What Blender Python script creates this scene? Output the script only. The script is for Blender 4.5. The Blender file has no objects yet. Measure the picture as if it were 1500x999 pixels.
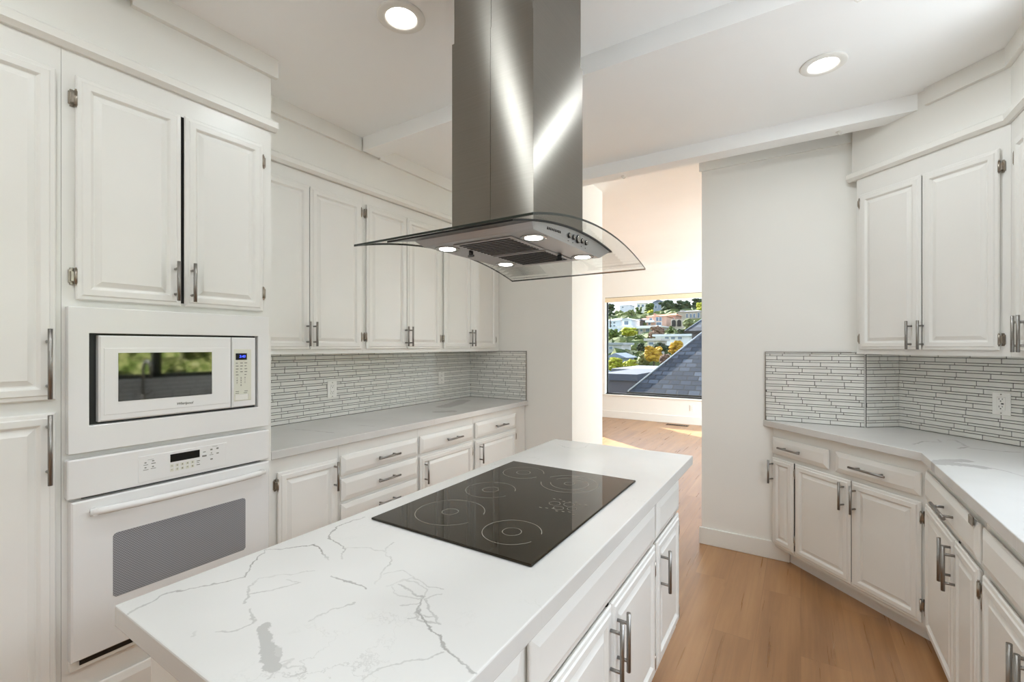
import bpy, bmesh, math, random
from mathutils import Vector, Matrix, noise
PI = math.pi
S = bpy.context.scene
COL = S.collection
random.seed(7)

# ------------------------------------------------------------------ camera
CAM_H, YAW = 1.405, math.atan(423.0 / 667.0)
cam = bpy.data.cameras.new('camera')
cam.sensor_width = 36.0
cam.lens = 667.0 / 1500.0 * 36.0
cam.shift_y = 7.5 / 1500.0
cam.clip_start, cam.clip_end = 0.02, 2000
cam_o = bpy.data.objects.new('camera', cam)
COL.objects.link(cam_o)
cam_o.location = (0, 0, CAM_H)
cam_o.rotation_euler = (PI / 2, 0, YAW)
S.camera = cam_o

# ------------------------------------------------------------------ exposure
S.view_settings.view_transform = 'Standard'
S.view_settings.look = 'None'
S.view_settings.exposure = 1.3
S.view_settings.gamma = 1.0
S.view_settings.use_curve_mapping = False
S.cycles.use_denoising = True
S.cycles.max_bounces = 14
S.cycles.diffuse_bounces = 8
S.cycles.glossy_bounces = 6
S.cycles.transparent_max_bounces = 16
S.cycles.sample_clamp_indirect = 6.0
S.cycles.caustics_reflective = False
S.cycles.caustics_refractive = False

# ------------------------------------------------------------------ sky
SKY = 0.85
w = bpy.data.worlds.new('sky')
S.world = w
w.use_nodes = True
nt = w.node_tree
nt.nodes.clear()
wo = nt.nodes.new('ShaderNodeOutputWorld')
bg = nt.nodes.new('ShaderNodeBackground')
tc = nt.nodes.new('ShaderNodeTexCoord')
sp = nt.nodes.new('ShaderNodeSeparateXYZ')
rp = nt.nodes.new('ShaderNodeValToRGB')
nt.links.new(tc.outputs['Generated'], sp.inputs[0])
nt.links.new(sp.outputs['Z'], rp.inputs[0])
rp.color_ramp.elements[0].position = 0.0
rp.color_ramp.elements[0].color = (0.93, 0.96, 1.0, 1)
rp.color_ramp.elements[1].position = 0.7
rp.color_ramp.elements[1].color = (0.62, 0.78, 1.0, 1)
nt.links.new(rp.outputs[0], bg.inputs[0])
bg.inputs[1].default_value = SKY
nt.links.new(bg.outputs[0], wo.inputs[0])

# ------------------------------------------------------------------ sun (comes in low through the far window)
SUN = 10.0
su = bpy.data.lights.new('sun', 'SUN')
su.energy = SUN
su.angle = math.radians(0.6)
su.color = (1.0, 0.97, 0.92)
so = bpy.data.objects.new('sun', su)
COL.objects.link(so)
sd = Vector((0.833 * math.cos(math.radians(23.5)), -0.553 * math.cos(math.radians(23.5)), -math.sin(math.radians(23.5))))
so.rotation_euler = sd.to_track_quat('-Z', 'Y').to_euler()
so.location = (-20, 20, 15)
DOWNLIGHT_W = 2.0            # each recessed ceiling lamp

# fill lamps added outside the openings, out of view
def fill_lamp(name, loc, rot, sx, sy, watt, col):
    l = bpy.data.lights.new(name, 'AREA'); l.shape = 'RECTANGLE'; l.size = sx; l.size_y = sy; l.energy = watt; l.color = col
    o = bpy.data.objects.new(name, l); COL.objects.link(o); o.location = loc; o.rotation_euler = rot
fill_lamp('fill_sink_window', (1.75, 1.0, 2.55), (0, math.radians(62), 0), 1.0, 3.0, 36.0, (.86, .94, 1.0))  # added panel that strengthens the sky light at the sink window
fill_lamp('fill_far_room', (4.2, 5.8, 1.35), (PI / 2 + .2, 0, .9), 2.6, 2.6, 430.0, (.78, .91, 1.0))  # added panel that brightens the next room through its invented side opening
fill_lamp('fill_ceiling', (1.95, 1.0, .5), (0, math.radians(132), 0), 1.0, 3.0, 45.0, (.84, .93, 1.0))  # added panel aimed up to lift the ceiling, standing in for ground bounce

# ------------------------------------------------------------------ photo geometry helper (full frame 1500 x 999)
_c, _s = math.cos(YAW), math.sin(YAW)
def ray(u, v):
    l = (u - 750.0) / 667.0
    return Vector((l * _c - _s, _c + l * _s, -(v - 507.0) / 667.0))
def at_y(d, u, v):
    r = ray(u, v); t = d / r.y
    return Vector((t * r.x, d, CAM_H + t * r.z))
def at_z(z, u, v):
    r = ray(u, v); t = (z - CAM_H) / r.z
    return Vector((t * r.x, t * r.y, z))

# ------------------------------------------------------------------ node helpers and materials
def lin(c):
    return tuple(((x / 255.0) / 12.92 if x / 255.0 <= 0.04045 else ((x / 255.0 + 0.055) / 1.055) ** 2.4) for x in c) + (1.0,)

class NT:
    def __init__(self, name):
        self.m = bpy.data.materials.new(name); self.m.use_nodes = True
        self.t = self.m.node_tree; self.b = self.t.nodes['Principled BSDF']; self.o = self.t.nodes['Material Output']
    def n(self, kind, **kw):
        x = self.t.nodes.new('ShaderNode' + kind)
        for k, v in kw.items(): setattr(x, k, v)
        return x
    def put(self, sock, v):
        if isinstance(v, bpy.types.NodeSocket): self.t.links.new(v, sock)
        else: sock.default_value = v
    def math(self, op, a, b=0.0, c=None, clamp=False):
        x = self.n('Math', operation=op, use_clamp=clamp)
        self.put(x.inputs[0], a); self.put(x.inputs[1], b)
        if c is not None: self.put(x.inputs[2], c)
        return x.outputs[0]
    def vec(self, op, a, b=(0, 0, 0), scale=None):
        x = self.n('VectorMath', operation=op)
        self.put(x.inputs[0], a)
        if op != 'LENGTH': self.put(x.inputs[1], b)
        if scale is not None: self.put(x.inputs['Scale'], scale)
        return x.outputs['Value'] if op in ('DOT_PRODUCT', 'LENGTH', 'DISTANCE') else x.outputs['Vector']
    def coord(self, which='Object'):
        return self.n('TexCoord').outputs[which]
    def noise(self, vec, scale, detail=3.0, rough=0.5, col=False):
        x = self.n('TexNoise'); self.put(x.inputs['Vector'], vec); x.inputs['Scale'].default_value = scale
        x.inputs['Detail'].default_value = detail; x.inputs['Roughness'].default_value = rough
        return x.outputs['Color'] if col else x.outputs['Fac']
    def mapping(self, vec, scale=(1, 1, 1), rot=(0, 0, 0), loc=(0, 0, 0)):
        x = self.n('Mapping'); self.put(x.inputs[0], vec)
        x.inputs['Scale'].default_value = scale; x.inputs['Rotation'].default_value = rot; x.inputs['Location'].default_value = loc
        return x.outputs[0]
    def ramp(self, fac, stops):
        x = self.n('ValToRGB'); self.put(x.inputs[0], fac)
        e = x.color_ramp.elements
        while len(e) < len(stops): e.new(0.5)
        for i, (p, c) in enumerate(stops): e[i].position = p; e[i].color = c
        return x.outputs[0]
    def mix(self, f, a, b):
        x = self.n('Mix', data_type='RGBA'); self.put(x.inputs['Factor'], f); self.put(x.inputs[6], a); self.put(x.inputs[7], b)
        return x.outputs[2]
    def bump(self, h, strength=0.2, dist=0.01):
        x = self.n('Bump'); self.put(x.inputs['Height'], h); x.inputs['Strength'].default_value = strength; x.inputs['Distance'].default_value = dist
        self.t.links.new(x.outputs[0], self.b.inputs['Normal'])
    def set(self, **kw):
        for k, v in kw.items(): self.put(self.b.inputs[k.replace('_', ' ')], v)
        return self

def plain(name, rgb, rough=0.5, metal=0.0, spec=0.5, var=0.03, scale=6.0, bump=0.0, bscale=60.0):
    k = NT(name)
    f = k.noise(k.coord(), scale)
    c = lin(rgb)
    lo = tuple(x * (1 - var) for x in c[:3]) + (1,); hi = tuple(min(1, x * (1 + var)) for x in c[:3]) + (1,)
    k.set(Base_Color=k.ramp(f, [(0.3, lo), (0.7, hi)]), Roughness=rough, Metallic=metal)
    k.b.inputs['Specular IOR Level'].default_value = spec
    if bump: k.bump(k.noise(k.coord(), bscale, 4.0), bump, 0.002)
    return k.m

def emit(name, rgb, strength, base=(255, 255, 255)):
    k = NT(name)
    k.set(Base_Color=lin(base), Roughness=0.4)
    k.b.inputs['Emission Color'].default_value = lin(rgb)
    k.b.inputs['Emission Strength'].default_value = strength
    return k.m

M = {}
M['wall'] = plain('wall_paint', (234, 233, 228), 0.65, spec=0.3, var=0.012, scale=2.0, bump=0.06, bscale=220)
M['ceiling'] = plain('ceiling_paint', (247, 248, 248), 0.6, spec=0.3, var=0.012, scale=2.0, bump=0.05, bscale=180)
M['trim'] = plain('trim_paint', (233, 232, 227), 0.4, spec=0.4, var=0.01, scale=3.0)
M['cab'] = plain('cabinet_paint', (230, 229, 225), 0.33, spec=0.45, var=0.012, scale=4.0, bump=0.03, bscale=90)
M['appl'] = plain('white_enamel', (229, 229, 228), 0.16, spec=0.5, var=0.006)
M['applmat'] = plain('white_plastic', (226, 225, 219), 0.35, spec=0.5, var=0.008)
M['keypad'] = plain('keypad_film', (214, 214, 200), 0.4, var=0.01)
M['mark'] = plain('grey_print', (120, 120, 112), 0.6, var=0.05)
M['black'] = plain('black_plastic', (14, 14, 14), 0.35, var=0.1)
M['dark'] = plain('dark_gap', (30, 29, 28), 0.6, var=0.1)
M['nickel'] = plain('dark_nickel', (162, 154, 143), 0.28, metal=1.0, var=0.12, scale=40)
M['chrome'] = plain('polished_nickel', (185, 182, 178), 0.18, metal=1.0, var=0.05)
M['plate'] = plain('outlet_plastic', (238, 237, 232), 0.35, var=0.01)
M['cream'] = plain('cream_fabric', (228, 214, 186), 0.8, var=0.04, scale=30)
M['bounce_slab'] = plain('pale_bounce', (214, 212, 206), .8, var=.05)
M['sink'] = plain('brushed_sink_steel', (120, 124, 128), 0.35, metal=1.0, var=0.06)
M['ventm'] = plain('bronze_vent', (96, 80, 62), 0.5, metal=0.4, var=0.1)
M['blackglassd'] = plain('display_glass', (6, 6, 8), 0.06, spec=0.6, var=0.1)
M['mwglass'] = plain('mirror_film_glass', (5, 6, 6), 0.04, spec=0.5, var=0.05); M['mwglass'].node_tree.nodes['Principled BSDF'].inputs['IOR'].default_value = 2.6
M['lens'] = emit('downlight_lens', (255, 250, 240), 6.0)
M['led'] = emit('hood_led_lens', (255, 252, 245), 10.0)
M['clock'] = emit('clock_digits', (50, 70, 230), 1.6, (20, 20, 40))

def steel(name, rgb, rough, aniso, axis='Z'):
    k = NT(name)
    co = k.coord()
    g = k.noise(k.mapping(co, (3, 3, 420)), 1.0, 4.0)
    c = lin(rgb)
    k.set(Base_Color=k.ramp(g, [(0.25, tuple(x * 0.95 for x in c[:3]) + (1,)), (0.75, tuple(min(1, x * 1.04) for x in c[:3]) + (1,))]), Metallic=1.0, Roughness=rough, Anisotropic=aniso)
    k.b.inputs['Anisotropic Rotation'].default_value = 0.25
    tg = k.n('Tangent', direction_type='RADIAL', axis=axis)
    k.t.links.new(tg.outputs[0], k.b.inputs['Tangent'])
    return k.m
M['steel'] = steel('brushed_stainless', (142, 137, 130), 0.29, 1.0)
M['steel2'] = steel('brushed_stainless_panel', (188, 187, 188), 0.42, 0.3)
M['handle'] = steel('brushed_nickel_bar', (150, 147, 143), 0.32, 0.5)

def glass_mat(name, tint=(0.97, 0.985, 0.98), boost=1.0):
    k = NT(name)
    tr = k.n('BsdfTransparent'); tr.inputs[0].default_value = tint + (1,)
    gl = k.n('BsdfGlossy'); gl.inputs['Roughness'].default_value = 0.01
    fa = k.n('LayerWeight'); fa.inputs[0].default_value = 0.5
    mx = k.n('MixShader')
    sch = k.math('MULTIPLY_ADD', k.math('POWER', fa.outputs['Facing'], 5.0), 0.9, 0.04)
    k.t.links.new(k.math('MULTIPLY', sch, boost, clamp=True), mx.inputs[0])
    k.t.links.new(tr.outputs[0], mx.inputs[1]); k.t.links.new(gl.outputs[0], mx.inputs[2])
    k.t.links.new(mx.outputs[0], k.o.inputs[0])
    return k.m
M['glass'] = glass_mat('clear_window_glass', boost=0.6)
M['canopy'] = glass_mat('canopy_glass', (0.975, 0.982, 0.978), 0.6)
M['edge'] = plain('glass_edge', (38, 44, 40), 0.12, var=0.1)

# black ceramic glass of the hob
M['hob'] = plain('black_ceramic_glass', (26, 20, 9), 0.02, spec=0.45, var=0.05)
M['ring'] = plain('hob_print', (150, 146, 138), 0.25, var=0.1)

# oven window: fine dot screen
k = NT('oven_window_screen')
vo = k.n('TexVoronoi'); vo.inputs['Scale'].default_value = 165; vo.inputs['Randomness'].default_value = 0.0
k.put(vo.inputs['Vector'], k.mapping(k.coord(), (1, 0, 1), (0, PI / 4, 0)))
k.set(Base_Color=k.ramp(vo.outputs['Distance'], [(0.28, lin((158, 159, 163))), (0.46, lin((122, 123, 127)))]), Roughness=0.12)
M['ovenglass'] = k.m

# floor boards run along Y
k = NT('oak_boards')
co = k.coord()
sx = k.n('SeparateXYZ'); k.put(sx.inputs[0], co)
cb = k.n('CombineXYZ'); k.put(cb.inputs[0], sx.outputs['Y']); k.put(cb.inputs[1], sx.outputs['X'])
br = k.n('TexBrick', offset=0.37, offset_frequency=2)
k.put(br.inputs['Vector'], cb.outputs[0])
br.inputs['Color1'].default_value = (0.0, 0, 0, 1); br.inputs['Color2'].default_value = (1, 1, 1, 1); br.inputs['Mortar'].default_value = (0.5, 0.5, 0.5, 1)
br.inputs['Scale'].default_value = 1.0; br.inputs['Mortar Size'].default_value = 0.0012; br.inputs['Brick Width'].default_value = 1.5; br.inputs['Row Height'].default_value = 0.185
shift = k.vec('SCALE', br.outputs['Color'], scale=7.0)
gv = k.vec('ADD', co, shift)
g1 = k.noise(k.mapping(gv, (5.0, 0.55, 5)), 1.6, 5.0, 0.6)
g2 = k.noise(k.mapping(gv, (60, 1.6, 60)), 1.0, 3.0)
g3 = k.noise(k.mapping(gv, (9, 3.0, 9)), 1.0, 2.0)
tone = k.math('ADD', k.math('MULTIPLY', g1, 0.55), k.math('ADD', k.math('MULTIPLY', g2, 0.25), k.math('MULTIPLY_ADD', br.outputs['Color'], 0.08, 0.04)))
wood = k.ramp(tone, [(0.32, lin((142, 102, 66))), (0.5, lin((170, 127, 86))), (0.72, lin((192, 150, 107)))])
knot = k.ramp(g3, [(0.70, (0, 0, 0, 1)), (0.80, (1, 1, 1, 1))])
wood = k.mix(k.math('MULTIPLY', knot, 0.45), wood, lin((120, 80, 48)))
wood = k.mix(k.math('MULTIPLY', br.outputs['Fac'], 0.35), wood, lin((110, 78, 50)))
k.set(Base_Color=wood, Roughness=k.ramp(g2, [(0.3, (0.27, 0.27, 0.27, 1)), (0.7, (0.36, 0.36, 0.36, 1))]))
k.b.inputs['Specular IOR Level'].default_value = 0.7
k.bump(k.math('SUBTRACT', k.math('MULTIPLY', g2, 0.3), br.outputs['Fac']), 0.12, 0.002)
M['floor'] = k.m

# veined quartz; the veins are drawn in plan on the slab, so they run over its edges too
def quartz(name, lines, blots, seedloc, fine=0.35):
    k = NT(name)
    co = k.coord()
    s = k.n('SeparateXYZ'); k.put(s.inputs[0], co)
    f = k.n('CombineXYZ'); k.put(f.inputs[0], s.outputs['X']); k.put(f.inputs[1], s.outputs['Y'])
    p0 = f.outputs[0]
    wn = k.vec('SUBTRACT', k.noise(k.vec('ADD', p0, seedloc), 28.0, 4.0, 0.6, col=True), (0.5, 0.5, 0.5))
    p = k.vec('ADD', p0, k.vec('MULTIPLY', k.vec('SCALE', wn, scale=0.034), (1, 1, 0)))
    acc = None
    def seg(a, b, prev=None):
        ax, ay = a; bx, by = b
        dx, dy = bx - ax, by - ay; L = dx * dx + dy * dy + 1e-9
        q_ = p
        if prev is not None:      # keeps the chain in series
            ma = k.n('VectorMath', operation='MULTIPLY_ADD'); k.put(ma.inputs[0], prev); ma.inputs[1].default_value = (1e-6, 1e-6, 0); k.put(ma.inputs[2], p); q_ = ma.outputs[0]
        pa = k.vec('SUBTRACT', q_, (ax, ay, 0))
        h = k.math('MULTIPLY', k.vec('DOT_PRODUCT', pa, (dx / L, dy / L, 0)), 1.0, clamp=True)
        return k.vec('LENGTH', k.vec('SUBTRACT', pa, k.vec('SCALE', (dx, dy, 0), scale=h)))
    fade = k.ramp(k.noise(k.vec('ADD', p0, (3.1, 1.7, 0)), 9.0, 2.0), [(0.35, (0.25, 0.25, 0.25, 1)), (0.62, (1, 1, 1, 1))])
    def group(polys, width, gain, start=None):
        d = None
        for pl in polys:
            for a, b in zip(pl, pl[1:]):
                q = seg(a, b, d if d is not None else start)
                d = q if d is None else k.math('MINIMUM', d, q)
        m = k.n('MapRange', interpolation_type='SMOOTHSTEP')
        k.put(m.inputs['Value'], d); m.inputs['From Min'].default_value = width; m.inputs['From Max'].default_value = width * 0.25
        m.inputs['To Min'].default_value = 0.0; m.inputs['To Max'].default_value = gain
        return k.math('MULTIPLY', m.outputs[0], fade)
    for polys, width, gain in lines:
        q = group(polys, width, gain, acc)
        acc = q if acc is None else k.math('MAXIMUM', acc, q)
    for polys, width, gain in blots:
        d = None
        for pl in polys:
            for a, b in zip(pl, pl[1:]):
                q = seg(a, b); d = q if d is None else k.math('MINIMUM', d, q)
        d = k.math('ADD', d, k.math('MULTIPLY', k.math('SUBTRACT', k.noise(p0, 45.0, 4.0, 0.65), 0.5), width * 1.5))
        m = k.n('MapRange'); k.put(m.inputs['Value'], d); m.inputs['From Min'].default_value = width; m.inputs['From Max'].default_value = width * 0.8
        m.inputs['To Min'].default_value = 0.0; m.inputs['To Max'].default_value = gain
        acc = m.outputs[0] if acc is None else k.math('MAXIMUM', acc, m.outputs[0])
    # hair-fine network that shows only in patches
    vo = k.n('TexVoronoi', feature='DISTANCE_TO_EDGE'); vo.inputs['Scale'].default_value = 9.0
    k.put(vo.inputs['Vector'], k.vec('ADD', k.vec('ADD', p0, seedloc), k.vec('SCALE', wn, scale=0.12)))
    e = k.ramp(vo.outputs['Distance'], [(0.0, (1, 1, 1, 1)), (0.022, (0, 0, 0, 1))])
    patch = k.ramp(k.noise(k.vec('ADD', p0, seedloc), 2.6, 2.0), [(0.56, (0, 0, 0, 1)), (0.7, (1, 1, 1, 1))])
    hair = k.math('MULTIPLY', k.math('MULTIPLY', e, patch), fine)
    acc = hair if acc is None else k.math('MAXIMUM', acc, hair)
    cloud = k.noise(k.vec('ADD', p0, seedloc), 1.8, 3.0)
    base = k.ramp(cloud, [(0.35, lin((205, 204, 201))), (0.65, lin((214, 213, 211)))])
    k.set(Base_Color=k.mix(acc, base, lin((138, 136, 132))), Roughness=0.2)
    k.b.inputs['Specular IOR Level'].default_value = 0.5
    return k.m

def tr(ox, oy, sc, pts, z=0.914):
    return [tuple(at_z(z, ox + x / sc, oy + y / sc)[:2]) for x, y in pts]
A = lambda *p: tr(160, 640, 2.782, p)
B = lambda *p: tr(540, 640, 2.782, p)
ISL = [
    ([A((75, 722), (225, 640), (400, 605), (545, 573)), A((1040, 325), (950, 355), (900, 390), (895, 412), (955, 447), (958, 465), (945, 495)),
      B((120, 600), (220, 650), (200, 700), (250, 780), (320, 860), (380, 920), (430, 965)), A((905, 565), (960, 585), (1045, 618))], 0.0034, 0.72),
    ([A((545, 573), (580, 520), (635, 460), (700, 458), (835, 440), (870, 465), (892, 500))], 0.0030, 0.85),
    ([A((955, 452), (1040, 452), (1110, 465), (1150, 490), (1145, 520), (1105, 560), (1090, 600)), A((820, 748), (900, 710), (1000, 672)),
      A((560, 610), (620, 575), (740, 560), (830, 548)), A((560, 610), (575, 650), (545, 685)), A((575, 640), (680, 620), (780, 590), (720, 580)),
      A((1040, 985), (1100, 945), (1200, 915), (1370, 880)), A((1180, 690), (1270, 680), (1250, 740), (1340, 760)), A((1130, 610), (1200, 580), (1300, 620), (1260, 660), (1160, 640)),
      A((645, 985), (680, 930), (760, 905), (700, 940), (790, 930), (800, 960), (740, 975)), A((330, 815), (350, 810), (350, 790)), A((440, 790), (520, 790), (590, 760), (570, 700)),
      tr(740, 630, 4.993, ((390, 105), (440, 125), (520, 137), (590, 125), (615, 95))), B((100, 430), (60, 465), (0, 455)), B((120, 590), (180, 575), (250, 610), (300, 620)), B((95, 610), (100, 640), (160, 650), (230, 660), (285, 640)), B((160, 740), (215, 720), (270, 740)), B((230, 660), (250, 700), (285, 765)), B((60, 560), (140, 540), (190, 580))], 0.003, 0.42),
]
ISB = [([A((628, 770), (632, 800), (650, 870), (668, 940))], 0.011, 0.5), ([A((655, 850), (685, 890))], 0.008, 0.4)]
Cc = lambda *p: tr(380, 480, 2.855, p)
M['q_island'] = quartz('island_quartz', ISL, ISB, (0.4, 2.2, 0.0))
M['q_left'] = quartz('left_quartz', [([Cc((150, 425), (230, 431), (310, 440)), Cc((410, 408), (480, 412)), Cc((190, 515), (280, 480), (420, 452), (560, 420))], 0.006, 0.6)],
                     [([Cc((775, 330), (820, 318), (850, 305))], 0.075, 0.38), ([Cc((750, 352), (800, 350))], 0.05, 0.32)], (3.3, 0.7, 0.0), 0.25)
R_ = lambda *p: tr(1320, 640, 2.783, p)
M['q_right'] = quartz('right_quartz', [([R_((50, 30), (90, 18), (165, 22), (150, 10)), R_((190, 12), (225, 14), (270, 40), (235, 48)), R_((280, 45), (420, 60), (480, 62)), R_((330, 120), (430, 140), (500, 160))], 0.008, 0.5)],
                      [([R_((140, 103), (200, 98), (260, 97)), R_((150, 108), (240, 112), (330, 124))], 0.03, 0.45)], (1.2, 5.1, 0.0), 0.2)

M['tile'] = plain('strip_tile', (226, 225, 220), 0.28, spec=0.5, var=0.035, scale=9.0)
M['grout'] = plain('grey_grout', (84, 82, 78), 0.8, var=0.06, scale=80)

# ------------------------------------------------------------------ mesh helpers
class MB:
    def __init__(self): self.b = bmesh.new()
    def face(self, pts, mi=0):
        f = self.b.faces.new([self.b.verts.new(p) for p in pts]); f.material_index = mi; return f
    def box(self, x0, x1, y0, y1, z0, z1, bev=0.0, mi=0, mat=None, seg=1):
        r = bmesh.ops.create_cube(self.b, size=1.0)
        vs = r['verts']
        for v in vs:
            v.co = Vector((x0 + (v.co.x + .5) * (x1 - x0), y0 + (v.co.y + .5) * (y1 - y0), z0 + (v.co.z + .5) * (z1 - z0)))
        fs = set(f for v in vs for f in v.link_faces)
        for f in fs: f.material_index = mi
        if bev > 0:
            es = list(set(e for v in vs for e in v.link_edges))
            q = bmesh.ops.bevel(self.b, geom=es, offset=bev, segments=seg, affect='EDGES', profile=0.5)
            vs = list(set(v for f in q['faces'] for v in f.verts))
            for f in q['faces']: f.material_index = mi
            # every vert of this box
            seen = set(vs); st = list(vs)
            while st:
                v = st.pop()
                for e in v.link_edges:
                    o = e.other_vert(v)
                    if o not in seen: seen.add(o); st.append(o)
            vs = list(seen)
        if mat is not None:
            for v in vs: v.co = mat @ v.co
        return self
    def prism(self, poly, z0, z1, bev=0.0, mi=0, hole=None, mat=None):
        b = bmesh.new()
        def loop(pl):
            vs = [b.verts.new((x, y, z0)) for x, y in pl]
            return [b.edges.new((vs[i], vs[(i + 1) % len(vs)])) for i in range(len(vs))]
        es = loop(poly)
        if hole:
            es += loop(hole)
            bmesh.ops.triangle_fill(b, edges=es, use_beauty=True)
        else:
            bmesh.ops.contextual_create(b, geom=es)
        r = bmesh.ops.extrude_face_region(b, geom=list(b.faces))
        for g in r['geom']:
            if isinstance(g, bmesh.types.BMVert): g.co.z = z1
        bmesh.ops.recalc_face_normals(b, faces=list(b.faces))
        if bev:
            sharp = [e for e in b.edges if len(e.link_faces) == 2 and e.calc_face_angle(0) > 0.3]
            bmesh.ops.bevel(b, geom=sharp, offset=bev, segments=2, affect='EDGES', profile=0.5)
        for f in b.faces: f.material_index = mi
        if mat is not None:
            for v in b.verts: v.co = mat @ v.co
        me = bpy.data.meshes.new('tmp'); b.to_mesh(me); b.free()
        self.b.from_mesh(me); bpy.data.meshes.remove(me)
        return self
    def rings(self, x0, x1, z0, z1, prof, mi=0):
        """panel in the XZ plane, outward is -Y; prof = (inset, depth) from the back edge to the middle"""
        prev = None
        for ins, d in prof:
            a = [self.b.verts.new(p) for p in ((x0 + ins, -d, z0 + ins), (x1 - ins, -d, z0 + ins), (x1 - ins, -d, z1 - ins), (x0 + ins, -d, z1 - ins))]
            if prev:
                for i in range(4):
                    f = self.b.faces.new((prev[i], prev[(i + 1) % 4], a[(i + 1) % 4], a[i])); f.material_index = mi
            else:
                f = self.b.faces.new(a[::-1]); f.material_index = mi
            prev = a
        f = self.b.faces.new(prev); f.material_index = mi
        return self
    def tube(self, p0, p1, r, n=12, mi=0, r1=None, cap=True):
        p0, p1 = Vector(p0), Vector(p1); r1 = r if r1 is None else r1
        q = (p1 - p0).to_track_quat('Z', 'Y')
        a = [self.b.verts.new(p0 + q @ Vector((r * math.cos(2 * PI * i / n), r * math.sin(2 * PI * i / n), 0))) for i in range(n)]
        c = [self.b.verts.new(p1 + q @ Vector((r1 * math.cos(2 * PI * i / n), r1 * math.sin(2 * PI * i / n), 0))) for i in range(n)]
        for i in range(n):
            f = self.b.faces.new((a[i], a[(i + 1) % n], c[(i + 1) % n], c[i])); f.smooth = True; f.material_index = mi
        if cap:
            self.b.faces.new(a[::-1]).material_index = mi; self.b.faces.new(c).material_index = mi
        return self
    def path(self, pts, r, n=12, mi=0, sx=1.0):
        pts = [Vector(p) for p in pts]; prev = None
        for i, p in enumerate(pts):
            t = (pts[min(i + 1, len(pts) - 1)] - pts[max(i - 1, 0)]).normalized()
            q = t.to_track_quat('Z', 'Y')
            a = [self.b.verts.new(p + q @ Vector((sx * r * math.cos(2 * PI * j / n), r * math.sin(2 * PI * j / n), 0))) for j in range(n)]
            if prev:
                for j in range(n):
                    f = self.b.faces.new((prev[j], prev[(j + 1) % n], a[(j + 1) % n], a[j])); f.smooth = True; f.material_index = mi
            else: self.b.faces.new(a[::-1]).material_index = mi
            prev = a
        self.b.faces.new(prev).material_index = mi
        return self
    def lathe(self, prof, n=32, centre=(0, 0, 0), mi=0, smooth=True):
        c = Vector(centre); prev = None
        for r, z in prof:
            a = [self.b.verts.new(c + Vector((r * math.cos(2 * PI * i / n), r * math.sin(2 * PI * i / n), z))) for i in range(n)] if r > 1e-6 else [self.b.verts.new(c + Vector((0, 0, z)))]
            if prev:
                for i in range(n):
                    p, q = (prev[i % len(prev)], prev[(i + 1) % len(prev)]), (a[(i + 1) % len(a)], a[i % len(a)])
                    vs = []
                    for v in p + q:
                        if v not in vs: vs.append(v)
                    if len(vs) > 2:
                        f = self.b.faces.new(vs); f.smooth = smooth; f.material_index = mi
            prev = a
        return self
    def build(self, name, mat, parent=None, recalc=True):
        if recalc: bmesh.ops.recalc_face_normals(self.b, faces=list(self.b.faces))
        me = bpy.data.meshes.new(name); self.b.to_mesh(me); self.b.free()
        for m in (mat if isinstance(mat, (list, tuple)) else [mat]): me.materials.append(m)
        o = bpy.data.objects.new(name, me); COL.objects.link(o)
        if parent is not None: o.parent = parent
        return o

def tag(o, label, cat, group=None):
    o['label'] = label; o['category'] = cat
    if group: o['group'] = group
    return o
def thing(name, label, cat, loc=(0, 0, 0), rz=0.0, group=None):
    o = bpy.data.objects.new(name, None); COL.objects.link(o)
    o.empty_display_size = 0.1; o.location = loc; o.rotation_euler = (0, 0, rz)
    return tag(o, label, cat, group)
def struct(name, mb, mat):
    o = mb.build(name, mat); o['kind'] = 'structure'; return o
def text_mesh(name, txt, size, mat, parent, M4, shear=0.0, depth=0.0004, bold=0.0):
    cu = bpy.data.curves.new(name, 'FONT'); cu.body = txt; cu.size = size; cu.extrude = depth; cu.shear = shear; cu.offset = bold
    cu.align_x = 'CENTER'; cu.align_y = 'CENTER'
    o = bpy.data.objects.new(name, cu); COL.objects.link(o)
    dg = bpy.context.evaluated_depsgraph_get(); dg.update()
    me = bpy.data.meshes.new_from_object(o.evaluated_get(dg))
    bpy.data.objects.remove(o); bpy.data.curves.remove(cu)
    me.transform(M4); me.materials.clear(); me.materials.append(mat)
    x = bpy.data.objects.new(name, me); COL.objects.link(x); x.parent = parent
    return x
FRONT = Matrix.Rotation(PI / 2, 4, 'X')           # text lies in XZ and faces -Y

# ================================================================== THE ROOM
CZ = 2.735            # kitchen ceiling
SZ = 2.648            # lower edge of the strips and beams
LX = -2.74            # left wall
BY = 3.55             # back wall behind the left run
PY = 3.47             # pillar wall
RX = 1.105            # right wall
FY = 8.6              # far wall of the next room
FC = 2.92             # its ceiling

mb = MB(); mb.box(-8.2, 3.0, -2.5, 8.85, -0.12, 0.0); struct('floor', mb, M['floor'])
mb = MB(); mb.box(LX - .14, RX + .14, -2.5, 3.30, CZ, CZ + .12); struct('ceiling', mb, M['ceiling'])
mb = MB(); mb.box(-8.2, 3.0, 3.30, 8.85, FC, FC + .12); struct('ceiling_beyond', mb, M['ceiling'])
mb = MB(); mb.box(LX - .12, LX, -2.5, BY + .05, 0, CZ); struct('wall_left', mb, M['wall'])
mb = MB(); mb.box(LX - .12, -1.645, BY, 4.25, 0, FC); struct('wall_back_left', mb, M['wall'])
mb = MB(); mb.prism([(-.597, PY), (.331, PY), (.508, 3.622), (RX, 3.025), (RX + .14, 3.07), (.62, 3.72), (-.597, 3.66)], 0, FC); struct('wall_back_right', mb, M['wall'])
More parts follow.
